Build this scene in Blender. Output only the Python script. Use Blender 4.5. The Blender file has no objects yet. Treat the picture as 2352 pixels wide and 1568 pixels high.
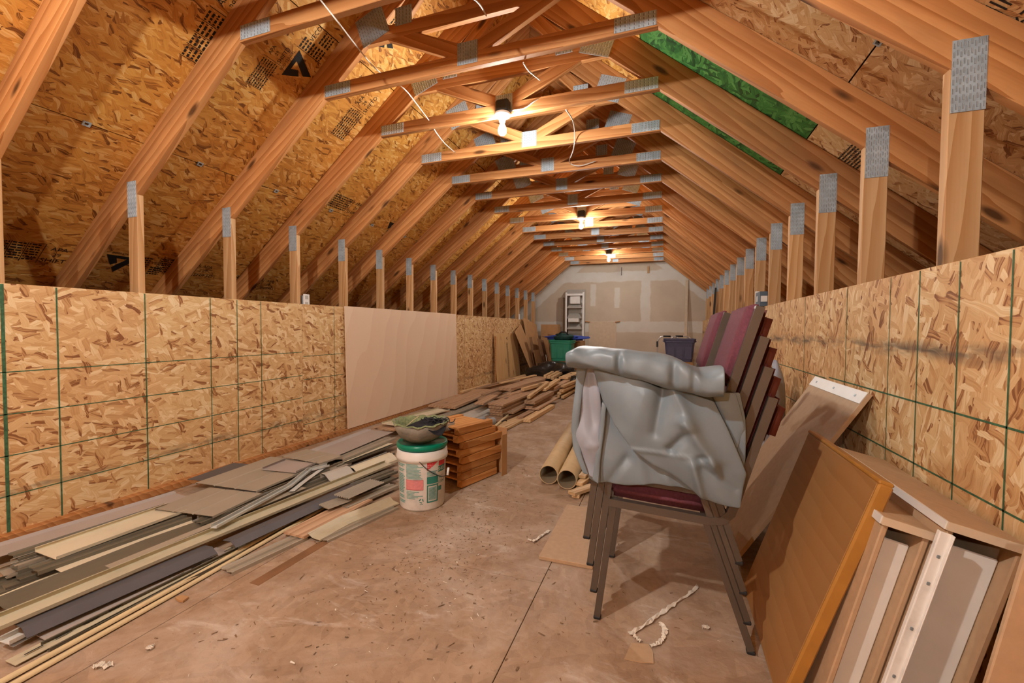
import bpy, bmesh, math, random
from mathutils import Vector, Matrix
random.seed(7)
S = bpy.context.scene
COL = S.collection
# ------------------------------------------------------------------ camera, world, exposure
cam_data = bpy.data.cameras.new('camera'); cam = bpy.data.objects.new('camera', cam_data); COL.objects.link(cam)
cam_data.sensor_width = 36; cam_data.lens = 15.1147; cam_data.clip_start = 0.02
_r = [[0.941571, 0.336757, 0.006258], [-0.016208, 0.026744, 0.999511], [0.336425, -0.941212, 0.03064]]
cam.matrix_world = Matrix(((_r[0][0], _r[1][0], _r[2][0], 0), (_r[0][1], _r[1][1], _r[2][1], 0), (_r[0][2], _r[1][2], _r[2][2], 1.075), (0, 0, 0, 1)))
S.camera = cam
W = bpy.data.worlds.new('world'); S.world = W; W.use_nodes = True
W.node_tree.nodes['Background'].inputs[0].default_value = (0.02, 0.02, 0.02, 1)
S.view_settings.view_transform = 'Standard'; S.view_settings.look = 'None'
S.view_settings.gamma = 1; S.view_settings.use_curve_mapping = False
S.view_settings.exposure = 1.65
S.cycles.use_denoising = True
S.cycles.max_bounces = 6; S.cycles.diffuse_bounces = 4; S.cycles.glossy_bounces = 2; S.cycles.use_adaptive_sampling = True; S.cycles.adaptive_threshold = 0.05
S.cycles.caustics_reflective = False; S.cycles.caustics_refractive = False
BULB_E = 360.0                 # emission of the three bare bulbs in view
BULB_NEAR = 1080.0             # both bulbs behind the viewer, boosted for fill; the far one is added
BULB_C = (1.0, 0.965, 0.92)

# ------------------------------------------------------------------ material helpers
class N:
    def __init__(s, name):
        s.m = bpy.data.materials.new(name); s.m.use_nodes = True; s.t = s.m.node_tree; s.t.nodes.clear()
        s.out = s.t.nodes.new('ShaderNodeOutputMaterial'); s.b = s.t.nodes.new('ShaderNodeBsdfPrincipled')
        s.t.links.new(s.b.outputs[0], s.out.inputs[0])
    def n(s, kind, **kw):
        x = s.t.nodes.new('ShaderNode' + kind)
        for k, v in kw.items(): setattr(x, k, v)
        return x
    def l(s, a, b): s.t.links.new(a, b)
    def set(s, sock, v):
        if isinstance(v, bpy.types.NodeSocket): s.l(v, sock)
        elif v is not None:
            try: sock.default_value = v
            except Exception: sock.default_value = (*v, 1) if len(v) == 3 else v
    def math(s, op, a, b=None, c=None, clamp=False):
        x = s.n('Math', operation=op, use_clamp=clamp)
        for i, v in enumerate((a, b, c)):
            if v is not None: s.set(x.inputs[i], v)
        return x.outputs[0]
    def mix(s, f, a, b, mode='MIX'):
        x = s.n('MixRGB', blend_type=mode); s.set(x.inputs[0], f); s.set(x.inputs[1], a); s.set(x.inputs[2], b); return x.outputs[0]
    def noise(s, vec, scale, detail=3, rough=.55, dist=0):
        x = s.n('TexNoise'); s.set(x.inputs['Vector'], vec); x.inputs['Scale'].default_value = scale; x.inputs['Detail'].default_value = detail
        x.inputs['Roughness'].default_value = rough; x.inputs['Distortion'].default_value = dist; return x.outputs['Fac']
    def ramp(s, f, stops):
        x = s.n('ValToRGB'); s.set(x.inputs[0], f); e = x.color_ramp.elements
        while len(e) < len(stops): e.new(.5)
        for q, (p, c) in zip(e, stops): q.position = p; q.color = (*c, 1)
        return x.outputs[0]
    def map(s, vec, loc=(0, 0, 0), rot=(0, 0, 0), scale=(1, 1, 1)):
        x = s.n('Mapping'); s.set(x.inputs[0], vec); s.set(x.inputs[1], loc); x.inputs[2].default_value = rot; x.inputs[3].default_value = scale; return x.outputs[0]
    def coord(s, offset=True):
        tc = s.n('TexCoord').outputs['Object']
        s.rnd = s.n('ObjectInfo').outputs['Random']
        if not offset: return tc
        cb = s.n('CombineXYZ'); s.l(s.math('MULTIPLY', s.rnd, 37.0), cb.inputs[0]); s.l(s.math('MULTIPLY', s.rnd, 61.0), cb.inputs[1]); s.l(s.math('MULTIPLY', s.rnd, 17.0), cb.inputs[2])
        v = s.n('VectorMath', operation='ADD'); s.l(tc, v.inputs[0]); s.l(cb.outputs[0], v.inputs[1]); return v.outputs[0]
    def bump(s, h, strength=.3, dist=.01):
        x = s.n('Bump'); x.inputs['Strength'].default_value = strength; x.inputs['Distance'].default_value = dist; s.l(h, x.inputs['Height']); s.l(x.outputs[0], s.b.inputs['Normal'])
    def fin(s, col, rough=.6, metal=0, spec=.4):
        s.set(s.b.inputs['Base Color'], col); s.set(s.b.inputs['Roughness'], rough); s.b.inputs['Metallic'].default_value = metal
        s.b.inputs['Specular IOR Level'].default_value = spec; return s.m
def plain(name, c, rough=.55, metal=0, var=.12, scale=14, bump=0, spec=.4, dirt=None):
    k = N(name); v = k.coord()
    f = k.noise(v, scale, 4)
    lo = tuple(x * (1 - var) for x in c); hi = tuple(min(1, x * (1 + var)) for x in c)
    col = k.ramp(f, [(.3, lo), (.7, hi)])
    if dirt: col = k.mix(k.math('MULTIPLY', k.ramp(k.noise(v, 5, 6, .65), [(.5, (0, 0, 0)), (.75, (1, 1, 1))]), dirt[1]), col, dirt[0])
    if bump: k.bump(k.noise(v, scale * 3, 4), bump, .01)
    return k.fin(col, rough, metal, spec)
def osb(name, stops, scale=1.0, angles=(0, .5, -.45, .15, 1.2), band=None, rough=.55, bump=.3, spec=.35):
    """strand board: layers of elongated random cells at several angles, later ones lying over earlier ones"""
    k = N(name); v0 = k.coord()
    wob = k.n('TexNoise', noise_dimensions='2D'); k.l(v0, wob.inputs['Vector']); wob.inputs['Scale'].default_value = 11; wob.inputs['Detail'].default_value = 1
    va = k.n('VectorMath', operation='MULTIPLY_ADD'); k.l(wob.outputs['Color'], va.inputs[0]); va.inputs[1].default_value = (.03, .03, .0); k.l(v0, va.inputs[2])
    v = va.outputs[0]; tone = None
    for i, a in enumerate(angles):
        lng, wid = ((10, 40), (9, 46), (14, 62), (17, 74), (22, 58))[i % 5]
        mp = k.map(k.map(v, rot=(0, 0, a)), loc=(i * 7.3, i * 3.1, 0), scale=(lng * scale, wid * scale, 1))
        vo = k.n('TexVoronoi', voronoi_dimensions='2D', distance='CHEBYCHEV'); vo.inputs['Scale'].default_value = 1; k.l(mp, vo.inputs['Vector'])
        sp = k.n('SeparateColor'); k.l(vo.outputs['Color'], sp.inputs[0])
        fib = k.n('TexNoise', noise_dimensions='2D'); k.l(k.map(mp, scale=(.35, 3.5, 1)), fib.inputs['Vector']); fib.inputs['Scale'].default_value = 1; fib.inputs['Detail'].default_value = 1
        g = k.math('SUBTRACT', k.math('ADD', sp.outputs[0], k.math('MULTIPLY', k.math('SUBTRACT', fib.outputs['Fac'], .5), .55)), k.math('MULTIPLY', k.math('POWER', vo.outputs['Distance'], 4.0), .35))  # strand edges darkened in the tone as slight bevel shading
        tone = g if tone is None else k.mix(k.math('GREATER_THAN', sp.outputs[1], (.5, .45, .55, .66, .74)[i % 5]), tone, g)
    col = k.ramp(tone, stops)
    big = k.n('TexNoise', noise_dimensions='2D'); k.l(v0, big.inputs['Vector']); big.inputs['Scale'].default_value = 1.7; big.inputs['Detail'].default_value = 1
    col = k.mix(.5, col, k.ramp(big.outputs['Fac'], [(.3, (.42, .4, .38)), (.7, (.58, .6, .62))]), 'OVERLAY')
    if band is not None:
        sx = k.n('SeparateXYZ'); k.l(k.n('TexCoord').outputs['Object'], sx.inputs[0])
        d = k.math('ABSOLUTE', k.math('SUBTRACT', sx.outputs[1], band))
        mk = k.math('MULTIPLY', k.math('SUBTRACT', 1.0, k.math('DIVIDE', d, .04), clamp=True), k.ramp(k.noise(k.map(v0, scale=(3, 14, 1)), 1, 3, .7), [(.42, (0, 0, 0)), (.62, (.9, .9, .9))]))
        col = k.mix(mk, col, (.09, .07, .055, 1))
    k.bump(tone, bump, .006)
    return k.fin(col, rough, 0, spec)
def lumber(name, light, dark, rough=.6, knots=True, grain=1.0, rndv=.35, spec=.3, stain=None):
    """sawn timber, grain along local X"""
    k = N(name); v = k.coord()
    st = k.map(v, scale=(.9, 9 * grain, 9 * grain))
    nn = k.noise(st, 1.0, 2, .5)
    rings = k.n('TexWave', wave_type='BANDS', bands_direction='DIAGONAL', wave_profile='SAW'); k.l(k.map(v, scale=(.35, 6 * grain, 6 * grain)), rings.inputs['Vector'])
    rings.inputs['Scale'].default_value = 2.2; rings.inputs['Distortion'].default_value = 7; rings.inputs['Detail'].default_value = 2.5; rings.inputs['Detail Scale'].default_value = .8
    fib = k.noise(k.map(v, scale=(3, 150, 150)), 1, 3)
    f = k.math('ADD', k.math('ADD', k.math('MULTIPLY', rings.outputs['Fac'], .42), k.math('MULTIPLY', nn, .42)), k.math('MULTIPLY', fib, .2))
    col = k.ramp(f, [(.25, light), (.75, dark)])
    if knots:
        vo = k.n('TexVoronoi'); k.l(k.map(v, scale=(2.1, 7, 7)), vo.inputs['Vector']); vo.inputs['Scale'].default_value = 1
        col = k.mix(k.ramp(vo.outputs['Distance'], [(.07, (.95, .95, .95)), (.16, (0, 0, 0))]), col, tuple(x * .22 for x in dark) + (1,))
    if stain:
        col = k.mix(k.math('MULTIPLY', k.ramp(k.noise(k.map(v, scale=(1.2, 5, 5)), 1, 5, .6), [(.5, (0, 0, 0)), (.7, (1, 1, 1))]), stain[1]), col, (*stain[0], 1))
    hv = k.n('HueSaturation'); k.l(col, hv.inputs['Color']); k.l(k.math('ADD', k.math('MULTIPLY', k.rnd, rndv), 1 - rndv * .55), hv.inputs['Value'])
    k.bump(f, .25, .003)
    return k.fin(hv.outputs[0], rough, 0, spec)

M = {}
WALLST = [(.0, (.26, .10, .034)), (.05, (.42, .20, .075)), (.11, (.54, .295, .118)), (.36, (.63, .38, .168)), (.75, (.71, .475, .232)), (1.0, (.81, .62, .365))]
DECKST = [(.0, (.20, .07, .015)), (.05, (.38, .15, .028)), (.12, (.51, .22, .046)), (.38, (.63, .29, .055)), (.75, (.70, .365, .085)), (1.0, (.79, .51, .19))]
M['osb_left'] = osb('osb_left', WALLST, .76, (0, .5, -.45, .2, 1.2), band=-.39)
M['osb_right'] = osb('osb_right', WALLST, .76, (1.5, .9, -1.1, 1.9, .3), band=-.37)
M['osb_deck'] = osb('osb_deck', DECKST, .85, (0, .35, -.3, .1, .9), rough=.5)
M['osb_deck_pale'] = osb('osb_deck_pale', WALLST, .85, (.7, .35, -.5, 1.3, 2.2), rough=.5)
M['osb_green'] = osb('osb_green', [(0, (.012, .05, .012)), (.3, (.025, .12, .025)), (.6, (.045, .19, .035)), (1, (.10, .28, .07))], .7, bump=.2)
M['rafter'] = lumber('rafter_lumber', (.64, .315, .118), (.40, .15, .04), stain=((.16, .07, .03), .35))
M['post'] = lumber('post_lumber', (.70, .45, .23), (.50, .25, .09))
M['board'] = lumber('pale_board', (.74, .55, .32), (.55, .34, .16), rndv=.3)
M['sheathing'] = lumber('yellow_plywood', (.68, .455, .22), (.55, .32, .135), grain=.8)
M['brownboard'] = lumber('brown_board', (.56, .385, .25), (.33, .19, .105), rndv=.6)
M['cedar'] = lumber('cedar', (.66, .335, .12), (.46, .185, .045), knots=False, rndv=.4)
M['ply'] = lumber('birch_plywood', (.80, .61, .44), (.76, .55, .385), knots=False, grain=.16, rndv=0, rough=.5)
M['oak'] = lumber('oak_veneer', (.385, .195, .07), (.335, .16, .052), knots=False, grain=.8, rndv=0, rough=.45, spec=.35)
M['oakedge'] = plain('oak_edge', (.40, .185, .035), .45)
M['mdf'] = plain('mdf_board', (.48, .325, .195), .65, var=.06, scale=40)
M['card'] = plain('cardboard', (.45, .25, .11), .8, var=.1, scale=8)
M['carddark'] = plain('dark_cardboard', (.24, .12, .055), .8, var=.15, scale=8)
M['white'] = plain('white_laminate', (.74, .73, .70), .4, var=.04)
M['whitepl'] = plain('white_plastic', (.80, .79, .76), .4, var=.05, scale=6, dirt=((.30, .25, .2, 1), .5))
M['galv'] = plain('galvanised_steel', (.41, .49, .545), .42, .2, var=.2, scale=20)
M['tooth'] = plain('punched_tooth', (.68, .76, .80), .35, .6, var=.1)
M['slot'] = plain('punched_slot', (.20, .225, .24), .6)
M['ink'] = plain('black_ink', (.012, .011, .010), .7)
M['greenline'] = plain('green_print_line', (.05, .13, .06), .7, var=.4, scale=60)
M['gap'] = plain('dark_gap', (.012, .010, .008), .9)
M['taupe'] = plain('taupe_vinyl', (.37, .325, .255), .45, var=.07, scale=3, dirt=((.36, .30, .22, 1), .4))
M['mauve'] = plain('mauve_grey_vinyl', (.41, .36, .33), .45, var=.07, scale=3)
M['olive'] = plain('dark_olive_vinyl', (.14, .125, .09), .42, var=.12, scale=3)
M['cream'] = plain('cream_vinyl', (.70, .64, .48), .42, var=.05, scale=3, dirt=((.4, .32, .2, 1), .3))
M['ivory'] = plain('ivory_vinyl', (.55, .51, .37), .42, var=.06, scale=3, dirt=((.3, .24, .15, 1), .4))
M['slate'] = plain('slate_grey_vinyl', (.10, .10, .112), .4, var=.1, scale=4)
M['greyvinyl'] = plain('light_grey_vinyl', (.50, .48, .43), .4, var=.07, scale=4)
M['straw'] = plain('straw_yellow_trim', (.66, .53, .31), .5, var=.06)
M['vinylwhite'] = plain('white_flexible_trim', (.62, .63, .60), .35, var=.05)
M['pvc'] = plain('pale_blue_grey_pvc', (.40, .44, .48), .45, var=.08)
M['tube'] = plain('cardboard_tube', (.56, .42, .24), .6, var=.1, scale=6, dirt=((.36, .25, .13, 1), .4))
M['tubein'] = plain('tube_inside', (.20, .15, .09), .7)
M['maroon'] = plain('maroon_fabric', (.15, .042, .060), .85, var=.18, scale=120, bump=.2)
M['chairback'] = plain('maroon_back_shell', (.13, .03, .022), .5, var=.1)
M['chairmetal'] = plain('brown_painted_metal', (.115, .094, .076), .38, .35, var=.1, scale=10)
M['rubber'] = plain('black_rubber', (.015, .015, .016), .6)
M['greentote'] = plain('green_tote_plastic', (.02, .24, .15), .45, var=.06)
M['bluetote'] = plain('navy_tote_plastic', (.075, .078, .15), .5, var=.08)
M['lidgreen'] = plain('green_lid_plastic', (.0, .22, .135), .3, var=.05)
M['bluecloth'] = plain('blue_cloth', (.03, .06, .34), .8, var=.2, scale=10, bump=.2)
M['darkgreen'] = plain('dark_green_cloth', (.01, .05, .045), .75, var=.3, scale=20, bump=.2)
M['blackbag'] = plain('black_plastic_bag', (.02, .018, .016), .28, var=.2, scale=12, bump=.15)
M['blackcloth'] = plain('black_cloth', (.012, .013, .018), .8, var=.3, scale=40)
M['moss'] = plain('green_felt_moss', (.235, .27, .13), .95, var=.35, scale=60, bump=.5)
M['bowl'] = plain('grey_brown_bowl', (.23, .21, .17), .6, var=.25, scale=20, bump=.2)
M['alu'] = plain('aluminium', (.66, .67, .68), .28, .8, var=.05)
M['cable'] = plain('white_cable_sheath', (.74, .72, .66), .45, var=.05)
M['graybox'] = plain('grey_blue_box', (.085, .12, .16), .45, var=.05)
M['porcelain'] = plain('porcelain', (.82, .80, .76), .3, var=.03)
M['blackplastic'] = plain('black_plastic', (.02, .02, .02), .5)
M['inkgreen'] = plain('green_ink', (.03, .22, .17), .5, var=.1)
M['inkpale'] = plain('pale_green_ink', (.20, .40, .36), .5, var=.2, scale=60)
M['inkred'] = plain('red_ink', (.66, .04, .05), .5, var=.05)
M['inkpink'] = plain('pink_ink', (.68, .25, .26), .5, var=.1, scale=80)
M['paper'] = plain('paper_scrap', (.72, .67, .58), .8, var=.1)
M['chipw'] = plain('wood_chips', (.20, .12, .065), .8, var=.4, scale=90)
M['beige'] = plain('beige_sheet', (.62, .50, .36), .7, var=.06)
M['shelfgrey'] = plain('grey_shelf_paint', (.46, .44, .40), .5, var=.05)
M['sidebrown'] = plain('brown_panel', (.26, .17, .11), .6)  # plain brown of the shelf rack's side panel
def mk_bulb(nm, e):
    k = N(nm); k.b.inputs['Base Color'].default_value = (1, 1, 1, 1)
    k.b.inputs['Emission Color'].default_value = (*BULB_C, 1); k.b.inputs['Emission Strength'].default_value = e; return k.m
M['bulb'] = mk_bulb('lit_bulb', BULB_E); M['bulb_strong'] = mk_bulb('strong_lit_bulb', BULB_NEAR)
def mk_floor():
    k = N('floor_sheet'); v = k.coord(False)
    g = k.n('NewGeometry').outputs['Position']
    st = [(.25, (.23, .145, .09)), (.5, (.36, .245, .16)), (.75, (.46, .335, .225))]
    n1 = k.noise(g, 3.0, 6, .65); n2 = k.noise(g, 26, 5, .6, .6)
    col = k.ramp(k.math('ADD', k.math('MULTIPLY', n1, .6), k.math('MULTIPLY', n2, .4)), st)
    tone = None
    for i, (a, sx, sy) in enumerate(((.3, 9, 30), (1.4, 10, 36), (-.6, 8, 28))):
        vo = k.n('TexVoronoi', voronoi_dimensions='2D'); k.l(k.map(k.map(g, rot=(0, 0, a)), scale=(sx, sy, 1)), vo.inputs['Vector']); vo.inputs['Scale'].default_value = 1
        sp = k.n('SeparateColor'); k.l(vo.outputs['Color'], sp.inputs[0])
        tone = sp.outputs[0] if tone is None else k.mix(k.math('GREATER_THAN', sp.outputs[1], .6), tone, sp.outputs[0])
    col = k.mix(.22, col, k.ramp(tone, [(0, (.2, .12, .07)), (1, (.54, .38, .25))]))
    dust = k.ramp(k.noise(g, 1.7, 7, .68, .5), [(.47, (0, 0, 0)), (.64, (1, 1, 1))])
    col = k.mix(k.math('MULTIPLY', dust, .5), col, (.56, .47, .39, 1))
    white = k.ramp(k.noise(k.map(g, rot=(0, 0, .6), scale=(2, 5, 1)), 1.6, 7, .72, 1.0), [(.56, (0, 0, 0)), (.70, (1, 1, 1))])
    col = k.mix(k.math('MULTIPLY', white, .5), col, (.66, .60, .54, 1))
    dark = k.ramp(k.noise(g, 55, 4, .75), [(.62, (0, 0, 0)), (.72, (1, 1, 1))])
    col = k.mix(k.math('MULTIPLY', dark, .55), col, (.13, .08, .05, 1))
    k.bump(k.math('ADD', n2, k.math('MULTIPLY', tone, .3)), .4, .008)
    return k.fin(col, .75, 0, .25)
M['floor'] = mk_floor()
def mk_drywall():
    k = N('drywall_paper'); g = k.n('NewGeometry').outputs['Position']
    col = k.ramp(k.noise(g, 2.2, 4), [(.3, (.52, .43, .33)), (.7, (.60, .505, .39))])
    sp = k.n('SeparateXYZ'); k.l(g, sp.inputs[0]); X, Z = sp.outputs[0], sp.outputs[2]
    wx = k.math('ADD', X, k.math('MULTIPLY', k.math('SUBTRACT', k.noise(g, 5, 4, .6), .5), .10)); wz = k.math('ADD', Z, k.math('MULTIPLY', k.math('SUBTRACT', k.noise(g, 4, 4, .6), .5), .10))
    tot = None
    def band(p, c, h, lo=None, hi=None, q=None):
        m = k.math('SUBTRACT', 1.0, k.math('MULTIPLY', k.math('SUBTRACT', k.math('ABSOLUTE', k.math('SUBTRACT', p, c)), h), 40.0), clamp=True)
        m = k.math('MINIMUM', m, 1.0)
        if q is not None: m = k.math('MULTIPLY', m, k.math('MULTIPLY', k.math('GREATER_THAN', q, lo), k.math('LESS_THAN', q, hi)))
        return m
    def slope(sgn, x0, z0, h):
        d = k.math('ADD', k.math('MULTIPLY', k.math('SUBTRACT', wz, z0), .772), k.math('MULTIPLY', k.math('SUBTRACT', wx, x0), .636 * sgn))
        return k.math('SUBTRACT', 1.0, k.math('MULTIPLY', k.math('SUBTRACT', k.math('ABSOLUTE', d), h), 40.0), clamp=True)
    for m_ in (band(wz, 2.37, .11), band(wz, 1.13, .12), band(wx, -.475, .10, 1.0, 2.45, Z), slope(1, -.061, 2.615, .09), slope(-1, -2.2, 2.615, .10), band(wx, -1.75, .05, 1.65, 2.2, Z), band(wx, -1.15, .05, 1.6, 2.1, Z)):
        tot = m_ if tot is None else k.math('MAXIMUM', tot, m_)
    tot = k.math('MULTIPLY', tot, k.math('ADD', .55, k.math('MULTIPLY', k.noise(g, 6, 4), .6)), clamp=True)
    col = k.mix(tot, col, (.67, .64, .58, 1))
    return k.fin(col, .8, 0, .2)
M['drywall'] = mk_drywall()
def mk_tarp(name, c, warm):
    k = N(name); v = k.coord()
    f = k.noise(v, 4, 5, .6); f2 = k.noise(k.map(v, scale=(1, 1, 3)), 9, 6, .7)
    col = k.ramp(f, [(.3, tuple(x * .85 for x in c)), (.7, c)])
    col = k.mix(k.ramp(f2, [(.48, (0, 0, 0)), (.78, (.45, .45, .45))]), col, (*warm, 1))
    k.bump(k.noise(v, 300, 2), .08, .002)
    return k.fin(col, .42, 0, .5)
M['tarp'] = mk_tarp('grey_tarp', (.205, .265, .31), (.195, .22, .23))
M['tarpin'] = mk_tarp('tarp_lining', (.35, .385, .46), (.29, .30, .34))

# ------------------------------------------------------------------ object helpers
def tag(o, label=None, cat=None, group=None, kind=None):
    if label: o['label'] = label
    if cat: o['category'] = cat
    if group: o['group'] = group
    if kind: o['kind'] = kind
    return o
def empty(name, loc, label=None, cat=None, group=None, kind=None):
    o = bpy.data.objects.new(name, None); COL.objects.link(o); o.location = loc; o.empty_display_size = .1
    return tag(o, label, cat, group, kind)
def link(name, me, mat=None, parent=None, mtx=None):
    o = bpy.data.objects.new(name, me); COL.objects.link(o)
    if mat is not None and not me.materials:
        for m_ in (mat if isinstance(mat, (list, tuple)) else [mat]): me.materials.append(M[m_])
    if mtx is not None: o.matrix_world = mtx
    if parent:
        o.parent = parent
        top = parent; off = Vector((0, 0, 0))
        while top: off += top.location; top = top.parent
        o.location = o.location - off
    return o
def frame(p0, xdir, up=(0, 0, 1)):
    x = Vector(xdir).normalized(); z = Vector(up); z = (z - x * z.dot(x))
    if z.length < 1e-5: z = Vector((0, 1, 0)); z = z - x * z.dot(x)
    z.normalize(); y = z.cross(x)
    return Matrix(((x.x, y.x, z.x, p0[0]), (x.y, y.y, z.y, p0[1]), (x.z, y.z, z.z, p0[2]), (0, 0, 0, 1)))
CACHE = {}
def box_mesh(l, w, t, bev=.002):
    key = ('box', round(l, 3), round(w, 3), round(t, 4), bev)
    if key in CACHE: return CACHE[key].copy() if False else CACHE[key]
    bm = bmesh.new(); bmesh.ops.create_cube(bm, size=1)
    for v in bm.verts: v.co = Vector((v.co.x * l, v.co.y * w, v.co.z * t))
    if bev and min(l, w, t) > bev * 2.5: bmesh.ops.bevel(bm, geom=bm.edges[:], offset=bev, segments=1, affect='EDGES')
    me = bpy.data.meshes.new('box'); bm.to_mesh(me); bm.free(); CACHE[key] = me; return me
def mat_mesh(me, mat):
    """a copy of cached mesh data per material"""
    key = (me.name, mat)
    if key not in CACHE:
        c = me.copy(); c.materials.clear(); c.materials.append(M[mat]); CACHE[key] = c
    return CACHE[key]
def board(name, a, b, w, t, mat, parent=None, up=(0, 0, 1), bev=.002):
    a = Vector(a); b = Vector(b)
    return link(name, mat_mesh(box_mesh((b - a).length, w, t, bev), mat), None, parent, frame((a + b) / 2, b - a, up))
def block(name, c, size, mat, parent=None, rotz=0, bev=.003):
    """axis block: size = x, y, z extents about centre c"""
    return link(name, mat_mesh(box_mesh(*size, bev), mat), None, parent, Matrix.Translation(c) @ Matrix.Rotation(rotz, 4, 'Z'))
def mesh_obj(name, verts, faces, mat, parent=None, mtx=None, smooth=False, mats=None, fm=None):
    me = bpy.data.meshes.new(name); me.from_pydata([tuple(v) for v in verts], [], faces); me.update()
    for m_ in (mats or [mat]): me.materials.append(M[m_])
    if fm: me.polygons.foreach_set('material_index', fm)
    bm = bmesh.new(); bm.from_mesh(me); bmesh.ops.recalc_face_normals(bm, faces=bm.faces[:]); bm.to_mesh(me); bm.free()
    if smooth: me.polygons.foreach_set('use_smooth', [True] * len(me.polygons))
    return link(name, me, None, parent, mtx)
def prism(name, pts, y0, t, grain, mat, parent=None):
    """polygon in the x-z plane at y0..y0+t, grain direction (gx, gz) becomes local X"""
    key = ('prism', tuple((round(p[0] - pts[0][0], 3), round(p[1] - pts[0][1], 3)) for p in pts), round(t, 4), grain, mat)
    g = Vector((grain[0], 0, grain[1])).normalized(); n = Vector((-g.z, 0, g.x))
    F = Matrix(((g.x, 0, n.x, pts[0][0]), (0, 1, 0, y0), (g.z, 0, n.z, pts[0][1]), (0, 0, 0, 1)))
    if key not in CACHE:
        loc = [(Vector((p[0] - pts[0][0], 0, p[1] - pts[0][1]))) for p in pts]
        vs = [(q.dot(g), 0, q.dot(n)) for q in loc] + [(q.dot(g), t, q.dot(n)) for q in loc]; k = len(pts)
        fs = [list(range(k)), list(range(2 * k - 1, k - 1, -1))] + [[i, (i + 1) % k, k + (i + 1) % k, k + i] for i in range(k)]
        bm = bmesh.new(); bv = [bm.verts.new(v) for v in vs]
        for f in fs: bm.faces.new([bv[i] for i in f])
        bmesh.ops.recalc_face_normals(bm, faces=bm.faces[:])
        bmesh.ops.bevel(bm, geom=bm.edges[:], offset=.0025, segments=1, affect='EDGES')
        me = bpy.data.meshes.new(name); bm.to_mesh(me); bm.free(); me.materials.append(M[mat]); CACHE[key] = me
    return link(name, CACHE[key], None, parent, F)
def tube(name, pts, r, mat, parent=None, seg=10, caps=True, smooth=True, square=False, subdiv=0):
    pts = [Vector(p) for p in pts]
    if subdiv:
        q = []
        for i in range(len(pts) - 1):
            p0 = pts[max(i - 1, 0)]; p1 = pts[i]; p2 = pts[i + 1]; p3 = pts[min(i + 2, len(pts) - 1)]
            for s in range(subdiv):
                u = s / subdiv; q.append(.5 * ((2 * p1) + (p2 - p0) * u + (2 * p0 - 5 * p1 + 4 * p2 - p3) * u * u + (3 * p1 - p0 - 3 * p2 + p3) * u ** 3))
        pts = q + [pts[-1]]
    o0 = pts[0].copy(); n = len(pts); vs = []; fs = []
    ref = Vector((0, 1, 0)) if square else None
    side = None
    for i, p in enumerate(pts):
        t = (pts[min(i + 1, n - 1)] - pts[max(i - 1, 0)]).normalized()
        if square: side = (ref - t * ref.dot(t)).normalized()
        elif side is None: side = t.orthogonal().normalized()
        else: side = (side - t * side.dot(t)).normalized()
        up = t.cross(side)
        rr = r if not isinstance(r, (list, tuple)) else r[min(i, len(r) - 1)]
        kk = 1.0
        if square and 0 < i < n - 1:
            d1 = (p - pts[i - 1]).normalized(); d2 = (pts[i + 1] - p).normalized(); kk = 1 / max(.5, math.cos(d1.angle(d2) / 2))
        for s in range(4 if square else seg):
            if square:
                a_, b_ = ((-1, -1), (1, -1), (1, 1), (-1, 1))[s]; vs.append(p + side * rr * a_ + up * rr * b_ * kk - o0)
            else:
                an = 2 * math.pi * s / seg; vs.append(p + (side * math.cos(an) + up * math.sin(an)) * rr - o0)
    sg = 4 if square else seg
    for i in range(n - 1):
        for s in range(sg): fs.append([i * sg + s, i * sg + (s + 1) % sg, (i + 1) * sg + (s + 1) % sg, (i + 1) * sg + s])
    if caps: fs += [list(range(sg)), list(range((n - 1) * sg, n * sg))]
    return mesh_obj(name, vs, fs, mat, parent, Matrix.Translation(o0), smooth and not square)
def lathe(name, prof, c, mat, parent=None, seg=32, wob=None, close=True):
    vs = []; fs = []
    for i, (r, z) in enumerate(prof):
        for s in range(seg):
            a = 2 * math.pi * s / seg; k = 1 if wob is None else 1 + wob(a, i / (len(prof) - 1))[0]; dz = 0 if wob is None else wob(a, i / (len(prof) - 1))[1]
            vs.append((r * k * math.cos(a), r * k * math.sin(a), z + dz))
    for i in range(len(prof) - 1):
        for s in range(seg): fs.append([i * seg + s, i * seg + (s + 1) % seg, (i + 1) * seg + (s + 1) % seg, (i + 1) * seg + s])
    if close: fs += [list(range(seg))[::-1], list(range((len(prof) - 1) * seg, len(prof) * seg))]
    return mesh_obj(name, vs, fs, mat, parent, Matrix.Translation(c), True)
FONT = {}
def text_mesh(body, size, sx=1.0):
    cu = bpy.data.curves.new('text', 'FONT'); cu.body = body; cu.size = size; cu.align_x = 'CENTER'; cu.align_y = 'CENTER'; cu.resolution_u = 2
    ob = bpy.data.objects.new('text', cu); COL.objects.link(ob)
    bpy.context.view_layer.update()
    me = bpy.data.meshes.new_from_object(ob.evaluated_get(bpy.context.evaluated_depsgraph_get()))
    bpy.data.objects.remove(ob); return me
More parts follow.
